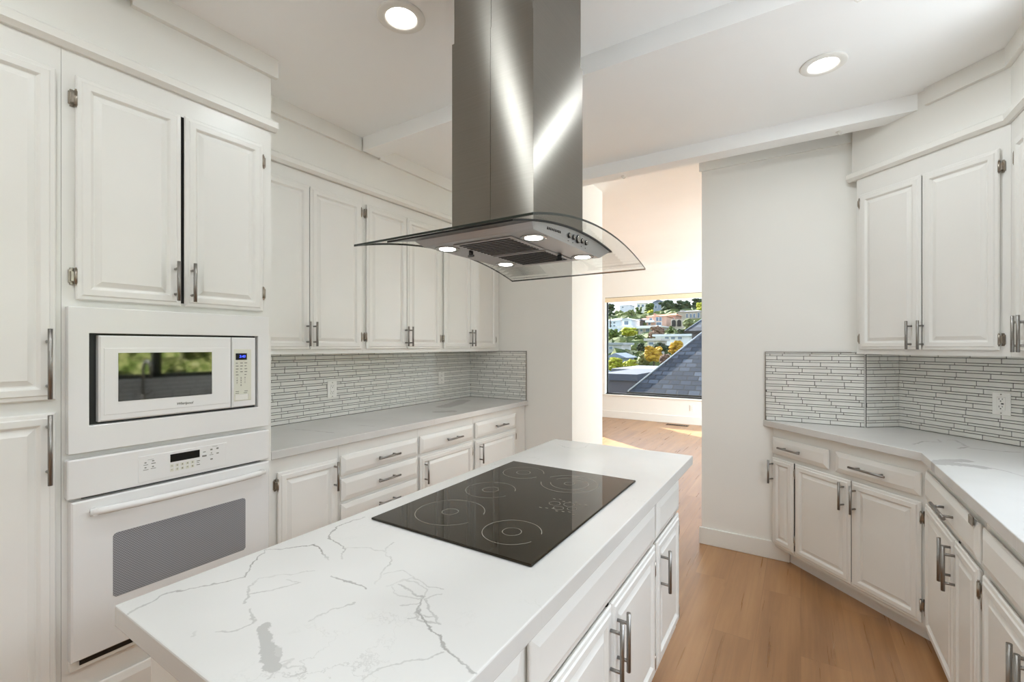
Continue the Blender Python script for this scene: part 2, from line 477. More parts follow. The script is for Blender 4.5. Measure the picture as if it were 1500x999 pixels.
# right wall with the kitchen window opening
WY0, WY1, WZ0, WZ1 = -.40, 2.43, 1.10, 2.15
mb = MB()
mb.box(RX, RX + .14, -2.5, WY0, 0, CZ); mb.box(RX, RX + .14, WY1, 3.07, 0, CZ)
mb.box(RX, RX + .14, WY0, WY1, 0, WZ0); mb.box(RX, RX + .14, WY0, WY1, WZ1, CZ)
struct('wall_right', mb, M['wall'])
# kitchen back wall behind the camera, with an opening added and sized for fill light
mb = MB()
mb.box(LX - .12, -1.1, -2.5, -2.36, 0, CZ); mb.box(-.1, RX + .14, -2.5, -2.36, 0, CZ); mb.box(-1.1, -.1, -2.5, -2.36, 2.1, CZ); mb.box(-1.1, -.1, -2.5, -2.36, 0, 1.1)
struct('wall_rear', mb, M['wall'])
# next room
mb = MB()
W1 = (-3.277, -0.45, 0.46, 2.36); W2 = (-7.5, -5.45, 0.46, 2.36)
mb.box(-8.2, W2[0], FY, FY + .2, 0, FC); mb.box(W2[1], W1[0], FY, FY + .2, 0, FC); mb.box(W1[1], 3.0, FY, FY + .2, 0, FC)
for q in (W1, W2):
    mb.box(q[0], q[1], FY, FY + .2, 0, q[2]); mb.box(q[0], q[1], FY, FY + .2, q[3], FC)
struct('wall_far', mb, M['wall'])
mb = MB(); mb.box(-8.2, -8.06, 4.13, 8.6, 0, FC)
struct('wall_far_left', mb, M['wall'])
mb = MB(); mb.box(2.88, 3.0, 3.72, 5.6, 0, FC); mb.box(2.88, 3.0, 8.3, FY, 0, FC); mb.box(2.88, 3.0, 5.6, 8.3, 0, .05); mb.box(2.88, 3.0, 5.6, 8.3, 2.85, FC); struct('wall_far_right', mb, M['wall'])  # side opening added out of view, sized for the fill lamp outside
mb = MB(); mb.box(-8.06, LX - .12, 4.13, 4.25, 0, FC); struct('wall_near_left', mb, M['wall'])
mb = MB(); mb.box(.62, 3.0, 3.72, 3.84, 0, FC); struct('wall_near_right', mb, M['wall'])

# ceiling beams
for nm, y0, y1, x0, x1 in (('ceiling_beam', .52, .66, -2.05, RX), ('ceiling_beam', 1.94, 2.09, -2.355, RX), ('ceiling_beam', 3.17, 3.31, -2.386, .62)):
    mb = MB(); mb.prism([(y0, SZ), (y1 - .02, SZ), (y1 - .02, SZ + .014), (y1, SZ + .014), (y1, CZ + (.0 if y0 < 3 else .19)), (y0, CZ + (.0 if y0 < 3 else .19))], x0, x1, 0, mat=Matrix(((0, 0, 1, 0), (1, 0, 0, 0), (0, 1, 0, 0), (0, 0, 0, 1)))); struct(nm, mb, M['ceiling'])
mb = MB(); mb.box(.62, RX + .14, 3.17, 3.31, CZ, FC); mb.box(LX - .14, -2.386, 3.17, 3.31, CZ, FC); struct('ceiling_step', mb, M['ceiling'])

# soffits over the cabinets, strips under the ceiling, crown mouldings
mb = MB()
mb.box(LX, -2.075, -.6, 1.185, 2.40, CZ)
struct('soffit_tall', mb, M['trim'])
mb = MB(); mb.box(LX, -2.385, 1.185, BY, 2.40, CZ); struct('soffit_left', mb, M['trim'])
DG = [(.262, 3.428), (.79, 2.90), (RX, 2.90), (RX, 3.02), (.505, 3.618)]
mb = MB(); mb.prism([(.262, 3.428), (.79, 2.90), (.79, 2.43), (RX, 2.43), (RX, 3.02), (.505, 3.618)], 2.40, CZ); struct('soffit_right', mb, M['trim'])
def sect(prof, a, b, name, mat=M['trim']):
    """a moulding: prof = (out, z) points, swept straight from a to b (world xy), out = to the right of a->b"""
    mb = MB(); a, b = Vector(a), Vector(b); d = (b - a).normalized(); n = Vector((d.y, -d.x))
    ra = [mb.b.verts.new((a.x + n.x * o, a.y + n.y * o, z)) for o, z in prof]
    rb = [mb.b.verts.new((b.x + n.x * o, b.y + n.y * o, z)) for o, z in prof]
    for i in range(len(prof)):
        j = (i + 1) % len(prof); mb.b.faces.new((ra[i], ra[j], rb[j], rb[i]))
    mb.b.faces.new(ra[::-1]); mb.b.faces.new(rb)
    return struct(name, mb, mat)
strip = [(0, SZ), (.022, SZ), (.022, CZ), (0, CZ)]
crown = [(0, 2.398), (.012, 2.398), (.028, 2.412), (.028, 2.438), (.02, 2.446), (0, 2.446)]
sect(strip, (-2.075, .66), (-2.075, 1.207), 'trim_1')
sect(strip, (-2.075, -.6), (-2.075, .52), 'trim_1')
sect(crown, (-2.075, -.6), (-2.075, 1.205), 'trim_2')
sect(strip, (-2.385, 1.21), (-2.385, 1.94), 'trim_3')
sect(strip, (-2.385, 2.09), (-2.385, 3.17), 'trim_3')
sect(crown, (-2.385, 1.19), (-2.385, BY), 'trim_4')
e = .022
def rsect(prof, a, b, name): return sect(prof, b, a, name)
# on the right the outside is to the left of the walk, so walk backwards
def lsect(prof, pts, name):
    """swept along a polyline, outside to the LEFT-handed side of travel (right run), mitred"""
    mb = MB(); pts = [Vector(p) for p in pts]; prev = None
    for i, p in enumerate(pts):
        ds = []
        if i > 0: ds.append((pts[i] - pts[i - 1]).normalized())
        if i < len(pts) - 1: ds.append((pts[i + 1] - pts[i]).normalized())
        ns = [Vector((d.y, -d.x)) for d in ds]
        n = sum(ns, Vector((0, 0))).normalized(); n = n / max(.3, n.dot(ns[0]))
        r = [mb.b.verts.new((p.x + n.x * o, p.y + n.y * o, z)) for o, z in prof]
        if prev:
            for q in range(len(prof)):
                s_ = (q + 1) % len(prof); mb.b.faces.new((prev[q], prev[s_], r[s_], r[q]))
        else: mb.b.faces.new(r[::-1])
        prev = r
    mb.b.faces.new(prev)
    return struct(name, mb, M['trim'])
neg = lambda prof: [(-o, z) for o, z in prof]
lsect(neg(strip), [(.79, 2.43), (.79, 2.90), (.552, 3.138)], 'trim_5')
lsect(neg(crown), [(.79, 2.43), (.79, 2.90), (.25, 3.44)], 'trim_6')
# strip at the top of the pillar wall, baseboards
mb = MB(); mb.box(-.612, .26, PY - .016, PY, SZ, FC - .02); struct('trim_7', mb, M['trim'])
mb = MB(); mb.box(-.612, -.06, PY - .014, PY, 0, .118, .003); struct('baseboard_pillar', mb, M['trim'])
mb = MB(); mb.box(-8.06, 2.88, FY - .016, FY, 0, .14, .003); struct('baseboard_far', mb, M['trim'])
mb = MB(); mb.box(-8.06, 2.88, FY - .02, FY, FC - .10, FC); struct('trim_8', mb, M['trim'])

# little painted hooks left under the beams
for (x, y, lb) in ((-1.097, 3.24, 'tiny white painted hook under the far ceiling beam left of the pillar wall'),
                   (.183, 3.24, 'tiny white painted hook under the far ceiling beam above the corner cabinets'),
                   (.162, 2.02, 'tiny white painted hook under the nearer ceiling beam')):
    t = thing('ceiling_hook', lb, 'hook', (x, y, SZ), 0, 'painted hooks under the ceiling beams')
    mb = MB(); mb.lathe([(.012, 0), (.012, -.004), (.006, -.006), (0, -.006)], 12); mb.build('hook_base', M['trim'], t)
    mb = MB(); mb.path([(0, 0, -.004), (0, 0, -.014), (.008, 0, -.022), (.018, 0, -.02), (.022, 0, -.012)], .0028, 8); mb.build('hook_arm', M['trim'], t)

# ------------------------------------------------------------------ far window, blind, vent, outlet
mb = MB()
x0, x1, z0, z1 = W1
for (a, b, c, d) in ((x0, x0 + .018, z0, z1), (x1 - .018, x1, z0, z1), (x0, x1, z0, z0 + .018), (x0, x1, z1 - .018, z1)):
    mb.box(a, b, FY + .10, FY + .15, c, d)
wn = struct('window_1', mb, M['dark'])
mb = MB(); mb.box(x0 + .03, x1 - .03, FY + .122, FY + .128, z0 + .03, z1 - .03); g = mb.build('window_glass', M['glass'], wn)
mb = MB(); mb.box(x0 - .03, x1 + .03, FY - .03, FY + .1, z0 - .025, z0, .004); mb.build('window_sill', M['trim'], wn)
x0, x1, z0, z1 = W2
mb = MB()
for (a, b, c, d) in ((x0, x0 + .05, z0, z1), (x1 - .05, x1, z0, z1), (x0, x1, z0, z0 + .05), (x0, x1, z1 - .05, z1)):
    mb.box(a, b, FY + .10, FY + .15, c, d)
struct('window_2', mb, M['dark'])
t = thing('roller_blind', 'cream roller blind rolled up at the top of the far window', 'blind', ((W1[0] + W1[1]) / 2, FY + .06, W1[3]))
hw = (W1[1] - W1[0]) / 2 - .004
mb = MB(); mb.box(-hw, hw, -.055, -.045, -.095, -.005, .002); mb.build('valance', M['cream'], t)
mb = MB(); mb.tube((-hw + .01, .0, -.05), (hw - .01, .0, -.05), .036, 20); mb.build('rolled_fabric', M['cream'], t)
mb = MB(); mb.box(-hw, hw, -.055, .0, -.006, 0); mb.build('head_rail', M['dark'], t)
t = thing('floor_vent', 'bronze floor vent in the boards below the far window', 'vent', (-1.85, 8.40, 0))
mb = MB(); mb.box(-.19, .19, -.06, .06, 0.0, .006, .002); mb.build('vent_frame', M['ventm'], t)
mb = MB()
for i in range(9): mb.box(-.16 + i * .04 - .012, -.16 + i * .04 + .012, -.04, .04, .006, .009)
mb.build('vent_slots', M['dark'], t)

def outlet(label, loc, rz, deco=False):
    t = thing('electrical_outlet', label, 'outlet', loc, rz, 'white power outlets')
    h = .0575
    mb = MB(); mb.box(-.037, .037, -.006, 0, -h, h, .003, seg=2); mb.build('cover_plate', M['plate'], t)
    if deco:
        mb = MB(); mb.box(-.017, .017, -.009, -.006, -.034, .034, .002); d = mb.build('receptacle', M['plate'], t)
    else:
        mb = MB(); mb.box(-.016, .016, -.009, -.006, -.034, .034, .004); d = mb.build('receptacle', M['plate'], t)
    for zz in (-.019, .019):
        for q in ((-.0075, -.0055, zz, zz + .009), (.0055, .0075, zz + .001, zz + .008)):
            mb = MB(); mb.box(q[0], q[1], -.0095, -.008, q[2], q[3]); mb.build('socket_slot', M['dark'], d)
        mb = MB(); mb.tube((0, -.0095, zz - .006), (0, -.008, zz - .006), .0028, 8); mb.build('earth_hole', M['dark'], d)
    if deco:
        mb = MB(); mb.box(.002, .012, -.0098, -.008, -.003, .003); mb.build('test_button', M['dark'], d)
    for zz in (-.047, .047):
        mb = MB(); mb.tube((0, -.0072, zz), (0, -.005, zz), .003, 8); mb.build('screw', M['chrome'], t)
    return t
outlet('white outlet in the left tile backsplash, nearer the oven cabinet', (LX + .011, 1.985, 1.107), PI / 2)
outlet('white outlet in the left tile backsplash, near the far inside corner', (LX + .011, 3.115, 1.121), PI / 2)
outlet('white outlet on the far room wall under the big window', (-1.64, FY, .294), 0)
outlet('square white safety outlet in the right hand tile backsplash', (.8562, 3.2602, 1.115), -PI / 4, True)

# ================================================================== TILE BACKSPLASH
def tiles(mb, origin, rz, length, z0, z1, rnd, first=0.0):
    """strips on a plane: local x along, outward -y"""
    T = Matrix.Translation(origin) @ Matrix.Rotation(rz, 4, 'Z')
    b = mb.b
    def q(x, y, z): return T @ Vector((x, y, z))
    # bed of grout
    mb.box(0, length, -.006, -.001, z0, z1, mi=1, mat=T)
    z = z0 + .001; row = 0; g = .0014
    while z < z1 - .004:
        h = .0262 if row % 2 == 0 else .0138
        zt = min(z + h, z1 - .001)
        x = -rnd.uniform(0, .15)
        while x < length:
            L = rnd.choice((.146, .152, .15, .15, .148)) if rnd.random() < .86 else rnd.uniform(.05, .1)
            xa, xb = max(x + g, .0008), min(x + L - g, length - .0008)
            if xb - xa > .004:
                za, zb = z + g, zt - g; e_ = .0011; yo, yi = -.0088, -.006
                o_ = [b.verts.new(q(*p)) for p in ((xa, yi, za), (xb, yi, za), (xb, yi, zb), (xa, yi, zb))]
                i_ = [b.verts.new(q(*p)) for p in ((xa + e_, yo, za + e_), (xb - e_, yo, za + e_), (xb - e_, yo, zb - e_), (xa + e_, yo, zb - e_))]
                b.faces.new(i_)
                for n_ in range(4): b.faces.new((o_[n_], o_[(n_ + 1) % 4], i_[(n_ + 1) % 4], i_[n_]))
            x += L
        z = zt; row += 1
rnd = random.Random(3)
t = thing('tile_backsplash', 'white strip tile backsplash running along the left counter and round its far corner', 'backsplash', (0, 0, 0))
mb = MB(); tiles(mb, (LX, 1.19, 0), PI / 2, BY - 1.19, .914, 1.360, rnd); mb.build('tile_panel', [M['tile'], M['grout']], t)
mb = MB(); tiles(mb, (LX + .009, BY, 0), 0, 2.085 * 0 + (LX * -1 - 2.105) , .914, 1.360, rnd); mb.build('tile_panel', [M['tile'], M['grout']], t)
mb = MB(); mb.box(-2.0965, -2.0935, BY - .011, BY - .001, .914, 1.362); mb.build('edge_strip', M['nickel'], t)
t = thing('tile_backsplash', 'white strip tile backsplash around the right corner counter and pillar wall', 'backsplash', (0, 0, 0))
mb = MB(); tiles(mb, (-.197, PY, 0), 0, .528 - .006, .914, 1.366, rnd); mb.build('tile_panel', [M['tile'], M['grout']], t)
ang = math.atan2(3.622 - PY, .508 - .331); ln = math.hypot(.508 - .331, 3.622 - PY)
mb = MB(); tiles(mb, (.331, PY, 0), ang, ln - .009, .914, 1.356, rnd); mb.build('tile_panel', [M['tile'], M['grout']], t)
ln = math.hypot(RX - .508, 3.025 - 3.622)
mb = MB(); tiles(mb, (.508, 3.622, 0), -PI / 4, ln - .004, .914, 1.356, rnd); mb.build('tile_panel', [M['tile'], M['grout']], t)
mb = MB(); tiles(mb, (RX, 3.02, 0), -PI / 2, 1.9, .914, 1.095, rnd); mb.build('tile_panel', [M['tile'], M['grout']], t)
mb = MB(); mb.box(-.2015, -.1975, PY - .011, PY - .001, .914, 1.368); mb.box(-.2015, .262, PY - .011, PY - .001, 1.366, 1.3685); mb.build('edge_strip', M['nickel'], t)

# ================================================================== CABINETS
DOORP = [(.008, .0012), (.008, .008), (0, .009), (0, .012), (.004, .0155), (.014, .0165), (.018, .0200), (.037, .0200), (.041, .0165), (.046, .0105), (.050, .0105), (.064, .0165), (.067, .0180)]
DRAWP = [(.008, .0012), (.008, .007), (0, .008), (0, .012), (.003, .0145), (.024, .0205), (.026, .021)]
def fit(prof, wd, hd):
    m = min(wd, hd) / 2 - .012
    k_ = min(1.0, m / prof[-1][0])
    return [(a * (k_ if a > .009 else 1), d) for a, d in prof]
def bar(parent, x, z, vert, L, off=.034, r=.0062, base=.0185):
    mb = MB(); y = -base - off
    if vert:
        mb.tube((x, y, z - L / 2), (x, y, z + L / 2), r, 14)
        for q in (-.32, .32): mb.tube((x, -base + .002, z + q * L), (x, y, z + q * L), r * .78, 10)
    else:
        mb.tube((x - L / 2, y, z), (x + L / 2, y, z), r, 14)
        for q in (-.32, .32): mb.tube((x + q * L, -base + .002, z), (x + q * L, y, z), r * .78, 10)
    return mb.build('handle', M['handle'], parent)
def hinge(parent, x, z, side):
    """leaf on the face frame, knuckle against the door edge; side=+1 leaf to the right of the door"""
    mb = MB()
    for zz, hh, ww in ((0, .058, .013), (0, .044, .017)):
        a, b = (x + .002, x + ww) if side > 0 else (x - ww, x - .002)
        mb.box(a, b, -.004 - (.001 if hh < .05 else 0), 0, z - hh / 2, z + hh / 2, .0015)
    mb.tube((x, -.014, z - .024), (x, -.014, z + .024), .0048, 10)
    a, b = (x - .001, x + .012) if side > 0 else (x - .012, x + .001)
    mb.box(a, b, -.014, -.002, z - .017, z + .017, .001)
    mb.tube((x, -.014, z + .024), (x, -.014, z + .030), .0030, 8); mb.tube((x, -.014, z - .030), (x, -.014, z - .024), .0030, 8)
    return mb.build('hinge', M['nickel'], parent)
def fronts(t, items):
    ds = [i for i in items if i[0] == 'door']
    for p, q in zip(ds, ds[1:]):                 # dark strip paints shade into the slit between a pair
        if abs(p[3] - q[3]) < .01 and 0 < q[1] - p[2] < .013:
            mb = MB(); mb.box(p[2] - .009, q[1] + .009, -.0009, .0002, p[3] + .012, p[4] - .004); mb.build('gap_shade', M['dark'], t)
    for it in items:
        kind, x0, x1, z0, z1 = it[:5]; o = it[5] if len(it) > 5 else {}
        mb = MB()
        if kind == 'door':
            mb.rings(x0, x1, z0, z1, fit(DOORP, x1 - x0, z1 - z0)); d = mb.build('door', M['cab'], t)
            side = o.get('hinge')
            if side:
                for zz in o.get('hz', (z0 + .085, z1 - .085)): hinge(d, x1 if side == 'R' else x0, zz, 1 if side == 'R' else -1)
            if 'h' in o:
                hx = x0 + o.get('hin', .022) if o['h'] == 'L' else x1 - o.get('hin', .022)
                bar(d, hx, o['z'], True, o.get('len', .152))
        else:
            mb.rings(x0, x1, z0, z1, fit(DRAWP, x1 - x0, z1 - z0)); d = mb.build('drawer' if o.get('h', True) else 'false_front', M['cab'], t)
            if o.get('h', True): bar(d, o.get('x', (x0 + x1) / 2), (z0 + z1) / 2 - .002, False, o.get('len', .155), base=.020)
            if o.get('latch'):
                mb = MB(); mb.box(x1 - .055, x1 - .018, -.028, -.0205, z1 - .018, z1 + .014, .003); mb.build('catch', M['nickel'], d)
def carcass(t, w_, depth, z0, z1, toe=0.0, toe_in=.08):
    mb = MB()
    if toe:
        # a stepped profile: one closed outline swept across the width
        pr = [(0, z0), (0, z1), (depth, z1), (depth, .0), (toe_in, .0), (toe_in, z0)]
        a = [mb.b.verts.new((.0005, y, z)) for y, z in pr]; b = [mb.b.verts.new((w_ - .0005, y, z)) for y, z in pr]
        for i in range(len(pr)):
            j = (i + 1) % len(pr); mb.b.faces.new((a[i], a[j], b[j], b[i]))
        mb.b.faces.new(a[::-1]); mb.b.faces.new(b)
    else:
        mb.box(.0005, w_ - .0005, 0, depth, z0, z1)
    return mb.build('cabinet_body', M['cab'], t)
TB, ZB, ZT = .873, .09, .873

# ---- tall cabinets on the left
X0 = -2.075
t = thing('pantry_cabinet', 'tall white pantry cabinet at the left edge beside the oven cabinet', 'cabinet', (X0, -.06, 0), PI / 2)
carcass(t, .535, .655, .09, 2.398, .09)
fronts(t, [('door', .01, .52, 1.229, 2.315, {'h': 'R', 'z': 1.348, 'len': .225, 'hinge': 'L'}), ('door', .01, .52, .11, 1.188, {'h': 'R', 'z': 1.072, 'len': .225, 'hinge': 'L'})])
t = thing('oven_cabinet', 'tall white cabinet built round the microwave and wall oven', 'cabinet', (X0, .475, 0), PI / 2)
OW = 1.185 - .475
# body with a niche for the microwave and one for the oven
mb = MB()
mb.box(.0005, .05, 0, .655, .02, 2.398); mb.box(OW - .05, OW - .0005, 0, .655, .02, 2.398)
mb.box(.05, OW - .05, 0, .655, 1.50, 2.398); mb.box(.05, OW - .05, 0, .655, 1.018, 1.10); mb.box(.05, OW - .05, 0, .655, .02, .34); mb.box(.05, OW - .05, .6, .655, .34, 1.5)
bmesh.ops.remove_doubles(mb.b, verts=list(mb.b.verts), dist=1e-5)
mb.build('cabinet_body', M['cab'], t)
y = lambda v: v - .475
fronts(t, [('door', y(.508), y(.8165), 1.562, 2.318, {'h': 'R', 'z': 1.656, 'len': .152, 'hinge': 'L', 'hz': (1.64, 2.24)}),
           ('door', y(.8285), y(1.141), 1.562, 2.318, {'h': 'L', 'z': 1.656, 'len': .152, 'hinge': 'R', 'hz': (1.645, 2.245)}),
           ('drawer', y(.50), y(1.15), .04, .235, {'h': False})])

# ---- microwave in its trim kit
t = thing('microwave_oven', 'white built-in microwave with dark window above the wall oven', 'microwave', (-2.075, .475, 0), PI / 2)
a, b, c, d = y(.484), y(1.155), 1.045, 1.537
ia, ib, ic, id_ = y(.537), y(1.107), 1.134, 1.449
mb = MB()
mb.prism([(a, c), (b, c), (b, d), (a, d)], 0.0005, .035, .002, hole=[(ia, ic), (ib, ic), (ib, id_), (ia, id_)], mat=Matrix.Rotation(PI / 2, 4, 'X'))
mb.build('trim_frame', M['appl'], t)
mb = MB(); mb.box(ia - .004, ib + .004, -.006, -.001, ic - .004, id_ + .004, .001); mb.build('case', M['black'], t)
da, db, dc, dd = y(.562), y(.9945), 1.143, 1.442
mb = MB(); mb.rings(da, db, dc, dd, [(0, .006), (0, .030), (.005, .036), (.03, .036)]); dr = mb.build('door', M['appl'], t)
mb = MB(); mb.rings(y(.575), y(.986), 1.165, 1.398, [(0, .0362), (.001, .0372), (.02, .0372)]); mb.build('door_panel', M['appl'], dr)
mb = MB(); mb.box(y(.614), y(.917), -.0382, -.0373, 1.209, 1.381); mb.build('door_window', M['mwglass'], dr)
text_mesh('logo', 'Whirlpool', .0135, M['mark'], dr, Matrix.Translation((y(.820), -.0375, 1.1815)) @ FRONT, .25, .0003, .0003)
mb = MB(); mb.rings(y(.9975), y(1.097), dc, dd, [(0, .006), (0, .030), (.005, .036), (.02, .036)]); cp = mb.build('control_panel', M['appl'], t)
mb = MB(); mb.rings(y(1.003), y(1.076), 1.169, 1.392, [(0, .0362), (.002, .0372), (.012, .0372)]); mb.build('keypad', M['keypad'], cp)
mb = MB(); mb.box(y(1.010), y(1.056), -.0385, -.0374, 1.346, 1.374); dsp = mb.build('display', M['blackglassd'], cp)
text_mesh('clock_digits', '3:40', .015, M['clock'], dsp, Matrix.Translation((y(1.037), -.0388, 1.360)) @ FRONT, .1, .0002, .0002)
mb = MB()
for r_ in range(5):
    for c_ in range(3):
        if r_ == 4 and c_ == 1: continue
        x = y(1.0105) + c_ * .018; z = 1.332 - r_ * .0125
        mb.box(x, x + .011 - (.003 if (r_ + c_) % 3 == 0 else 0), -.0378, -.0374, z - .0016, z + .0016)
mb.build('key_print', M['mark'], cp)
for r_, row in enumerate(('123', '456', '789', ' 0 ')):
    for c_, ch in enumerate(row):
        if ch != ' ': text_mesh('key_digit', ch, .0085, M['mark'], cp, Matrix.Translation((y(1.0155) + c_ * .0165, -.0375, 1.268 - r_ * .0105)) @ FRONT, 0, .0002, .0004)
mb = MB(); mb.box(y(1.007), y(1.062), -.0385, -.0373, 1.174, 1.198, .002); mb.build('door_button', M['applmat'], cp)
mb = MB()
for x, z in ((1.0095, 1.2105), (1.0095, 1.203), (1.046, 1.2105), (1.043, 1.203)): mb.box(y(x), y(x) + .014, -.0378, -.0374, z - .0012, z + .0012)
mb.build('key_print', M['mark'], cp)

# ---- wall oven
t = thing('wall_oven', 'white built-in wall oven with grey dotted window, under the microwave', 'oven', (-2.075, .475, 0), PI / 2)
mb = MB(); mb.box(y(.53), y(1.12), 0, .55, .36, 1.0); mb.build('case', M['black'], t)
mb = MB(); mb.box(y(.481), y(1.157), -.036, -.001, .894, 1.026, .005, seg=2); cp = mb.build('control_panel', M['appl'], t)
mb = MB(); mb.rings(y(.672), y(.975), .905, 1.001, [(0, .0362), (.0015, .0376), (.006, .0376)]); mb.build('keypad', M['appl'], cp)
mb = MB(); mb.box(y(.771), y(.872), -.0385, -.0377, .960, .990, .0005); mb.build('display', M['blackglassd'], cp)
mb = MB()
for c_ in range(6):
    for r_ in range(2):
        if c_ < 5: mb.box(y(.7725) + c_ * .0175 - .002, y(.7725) + c_ * .0175 + .010, -.0381, -.0377, .924 + r_ * .0155, .9355 + r_ * .0155)
mb.build('key_patch', M['keypad'], cp)
for c_ in range(5):
    for r_ in range(2):
        text_mesh('key_digit', '1234567890'[c_ + (5 if r_ == 0 else 0)], .0085, M['mark'], cp, Matrix.Translation((y(.7765) + c_ * .0175, -.0383, .930 + r_ * .0155)) @ FRONT, 0, .0002, .0003)
mb = MB()
for (x, z, w_, h_) in ((.69, .975, .006, .004), (.687, .967, .014, .002), (.69, .957, .006, .004), (.686, .949, .016, .002), (.713, .978, .007, .004), (.711, .969, .013, .003), (.713, .957, .006, .004), (.709, .950, .016, .002), (.700, .984, .018, .0012),
                       (.861, .946, .012, .003), (.861, .931, .012, .003), (.861, .939, .009, .002), (.884, .977, .010, .003), (.881, .961, .016, .006), (.911, .982, .008, .006), (.934, .983, .008, .006), (.913, .968, .004, .004), (.908, .961, .014, .002), (.934, .963, .009, .004), (.911, .943, .009, .005), (.918, .993, .02, .0012)):
    mb.box(y(x), y(x) + w_, -.0381, -.0377, z - h_ / 2, z + h_ / 2)
mb.build('key_print', M['mark'], cp)
mb = MB(); mb.rings(y(.491), y(1.157), .350, .884, [(0, .001), (0, .032), (.005, .038), (.03, .038)]); dr = mb.build('door', M['appl'], t)
mb = MB()
pl = [(y(.599) + .008, .523), (y(1.05) - .008, .523), (y(1.05), .531)]
pl += [(y(1.05), .738), (y(1.05) - .004, .745), (y(1.05) - .012, .748)] + [(y(.599) + .012, .748), (y(.599) + .004, .745), (y(.599), .738), (y(.599), .531)]
mb.prism(pl, .0382, .0392, mat=Matrix.Rotation(PI / 2, 4, 'X')); mb.build('oven_window', M['ovenglass'], dr)
mb = MB()
xs = [y(.536) + (y(1.127) - y(.536)) * i / 16 for i in range(17)]
mb.path([(x, -.068 + .022 * abs((i - 8) / 8) ** 3 , .842) for i, x in enumerate(xs)], .0125, 14, sx=1.0)
for x in (xs[0] + .012, xs[-1] - .012): mb.tube((x, -.036, .842), (x, -.058, .842), .012, 12)
mb.build('handle', M['appl'], dr)
mb = MB(); mb.box(y(.491), y(1.157), -.020, -.001, .316, .349); mb.build('bottom_trim', M['applmat'], t)
mb = MB(); mb.box(y(.515), y(1.135), -.0235, -.0202, .329, .3465); mb.build('vent_slot', M['black'], t)

# ---- left base run
FXL = -2.11
g = 'white base cabinets of the left run'
def base_l(label, ya, yb, items, yend=None):
    t = thing('base_cabinet', label, 'cabinet', (FXL, ya, 0), PI / 2, g)
    carcass(t, (yend or yb) - ya, .625, ZB, ZT, .09)
    fronts(t, [(k_, p - ya, q - ya, z0, z1, o) for k_, p, q, z0, z1, o in items])
base_l('white base cabinet with one tall door, next to the oven cabinet', 1.19, 1.575,
       [('door', 1.23, 1.558, .11, .803, {'h': 'R', 'z': .718, 'hinge': 'L', 'hz': (.744, .2)})])
base_l('white base cabinet of stacked drawers on the left run', 1.575, 2.176,
       [('drawer', 1.583, 2.163, .699, .812, {'x': 1.896 - 1.575, 'len': .165}), ('drawer', 1.583, 2.163, .564, .684, {'x': 1.896 - 1.575, 'len': .165}),
        ('drawer', 1.583, 2.163, .43, .548, {'x': 1.896 - 1.575, 'len': .165}), ('drawer', 1.583, 2.163, .11, .415, {'x': 1.896 - 1.575, 'len': .165})])
base_l('white base cabinet with drawer and door, right of the drawer stack', 2.176, 2.768,
       [('drawer', 2.186, 2.755, .699, .815, {'x': 2.505 - 2.176, 'len': .165}), ('door', 2.186, 2.749, .11, .682, {'h': 'L', 'z': .578, 'hin': .04, 'hinge': 'R', 'hz': (.608, .2)})])
base_l('white base cabinet with drawer and door at the far end of the left counter', 2.768, 3.385,
       [('drawer', 2.783, 3.37, .699, .82, {'x': 3.11 - 2.768, 'len': .165}), ('door', 2.783, 3.37, .11, .682, {'h': 'L', 'z': .58, 'hin': .055, 'hinge': 'R', 'hz': (.62, .2)})], BY - .004)
mb = MB(); mb.prism([(LX + .003, 1.188), (-2.078, 1.188), (-2.078, BY - .002), (LX + .003, BY - .002)], .874, .914, .003)
tag(mb.build('countertop', M['q_left']), 'veined white quartz countertop along the left wall', 'countertop')

# ---- left wall cabinets
FXU = -2.395
g2 = 'white wall cabinets above the left counter'
def upper_l(label, ya, yb, split, da_, db_, hz, yend=None, hl=None, first=False):
    t = thing('wall_cabinet', label, 'cabinet', (FXU, ya, 0), PI / 2, g2)
    carcass(t, (yend or yb) - ya, .34, 1.360, 2.398)
    z0, z1 = 1.386, 2.325
    fronts(t, [('door', da_ - ya, split - .002 - ya, z0, z1, {'h': 'R', 'z': 1.474, 'len': .140, 'hinge': None if first else 'L', 'hin': .02, 'hz': hz}),
               ('door', split + .002 - ya, db_ - ya, z0, z1, {'h': 'L', 'z': 1.474, 'len': .140, 'hinge': 'R', 'hin': .02, 'hz': hz})])
hz = (1.464, 2.266)
upper_l('white double door wall cabinet on the left, next to the oven cabinet', 1.19, 1.972, 1.587, 1.215, 1.950, hz, first=True)
upper_l('white double door wall cabinet in the middle of the left run', 1.972, 2.733, 2.352, 1.992, 2.708, hz)
upper_l('white double door wall cabinet at the far end of the left run', 2.733, 3.50, 3.095, 2.752, 3.478, hz, yend=BY - .004)

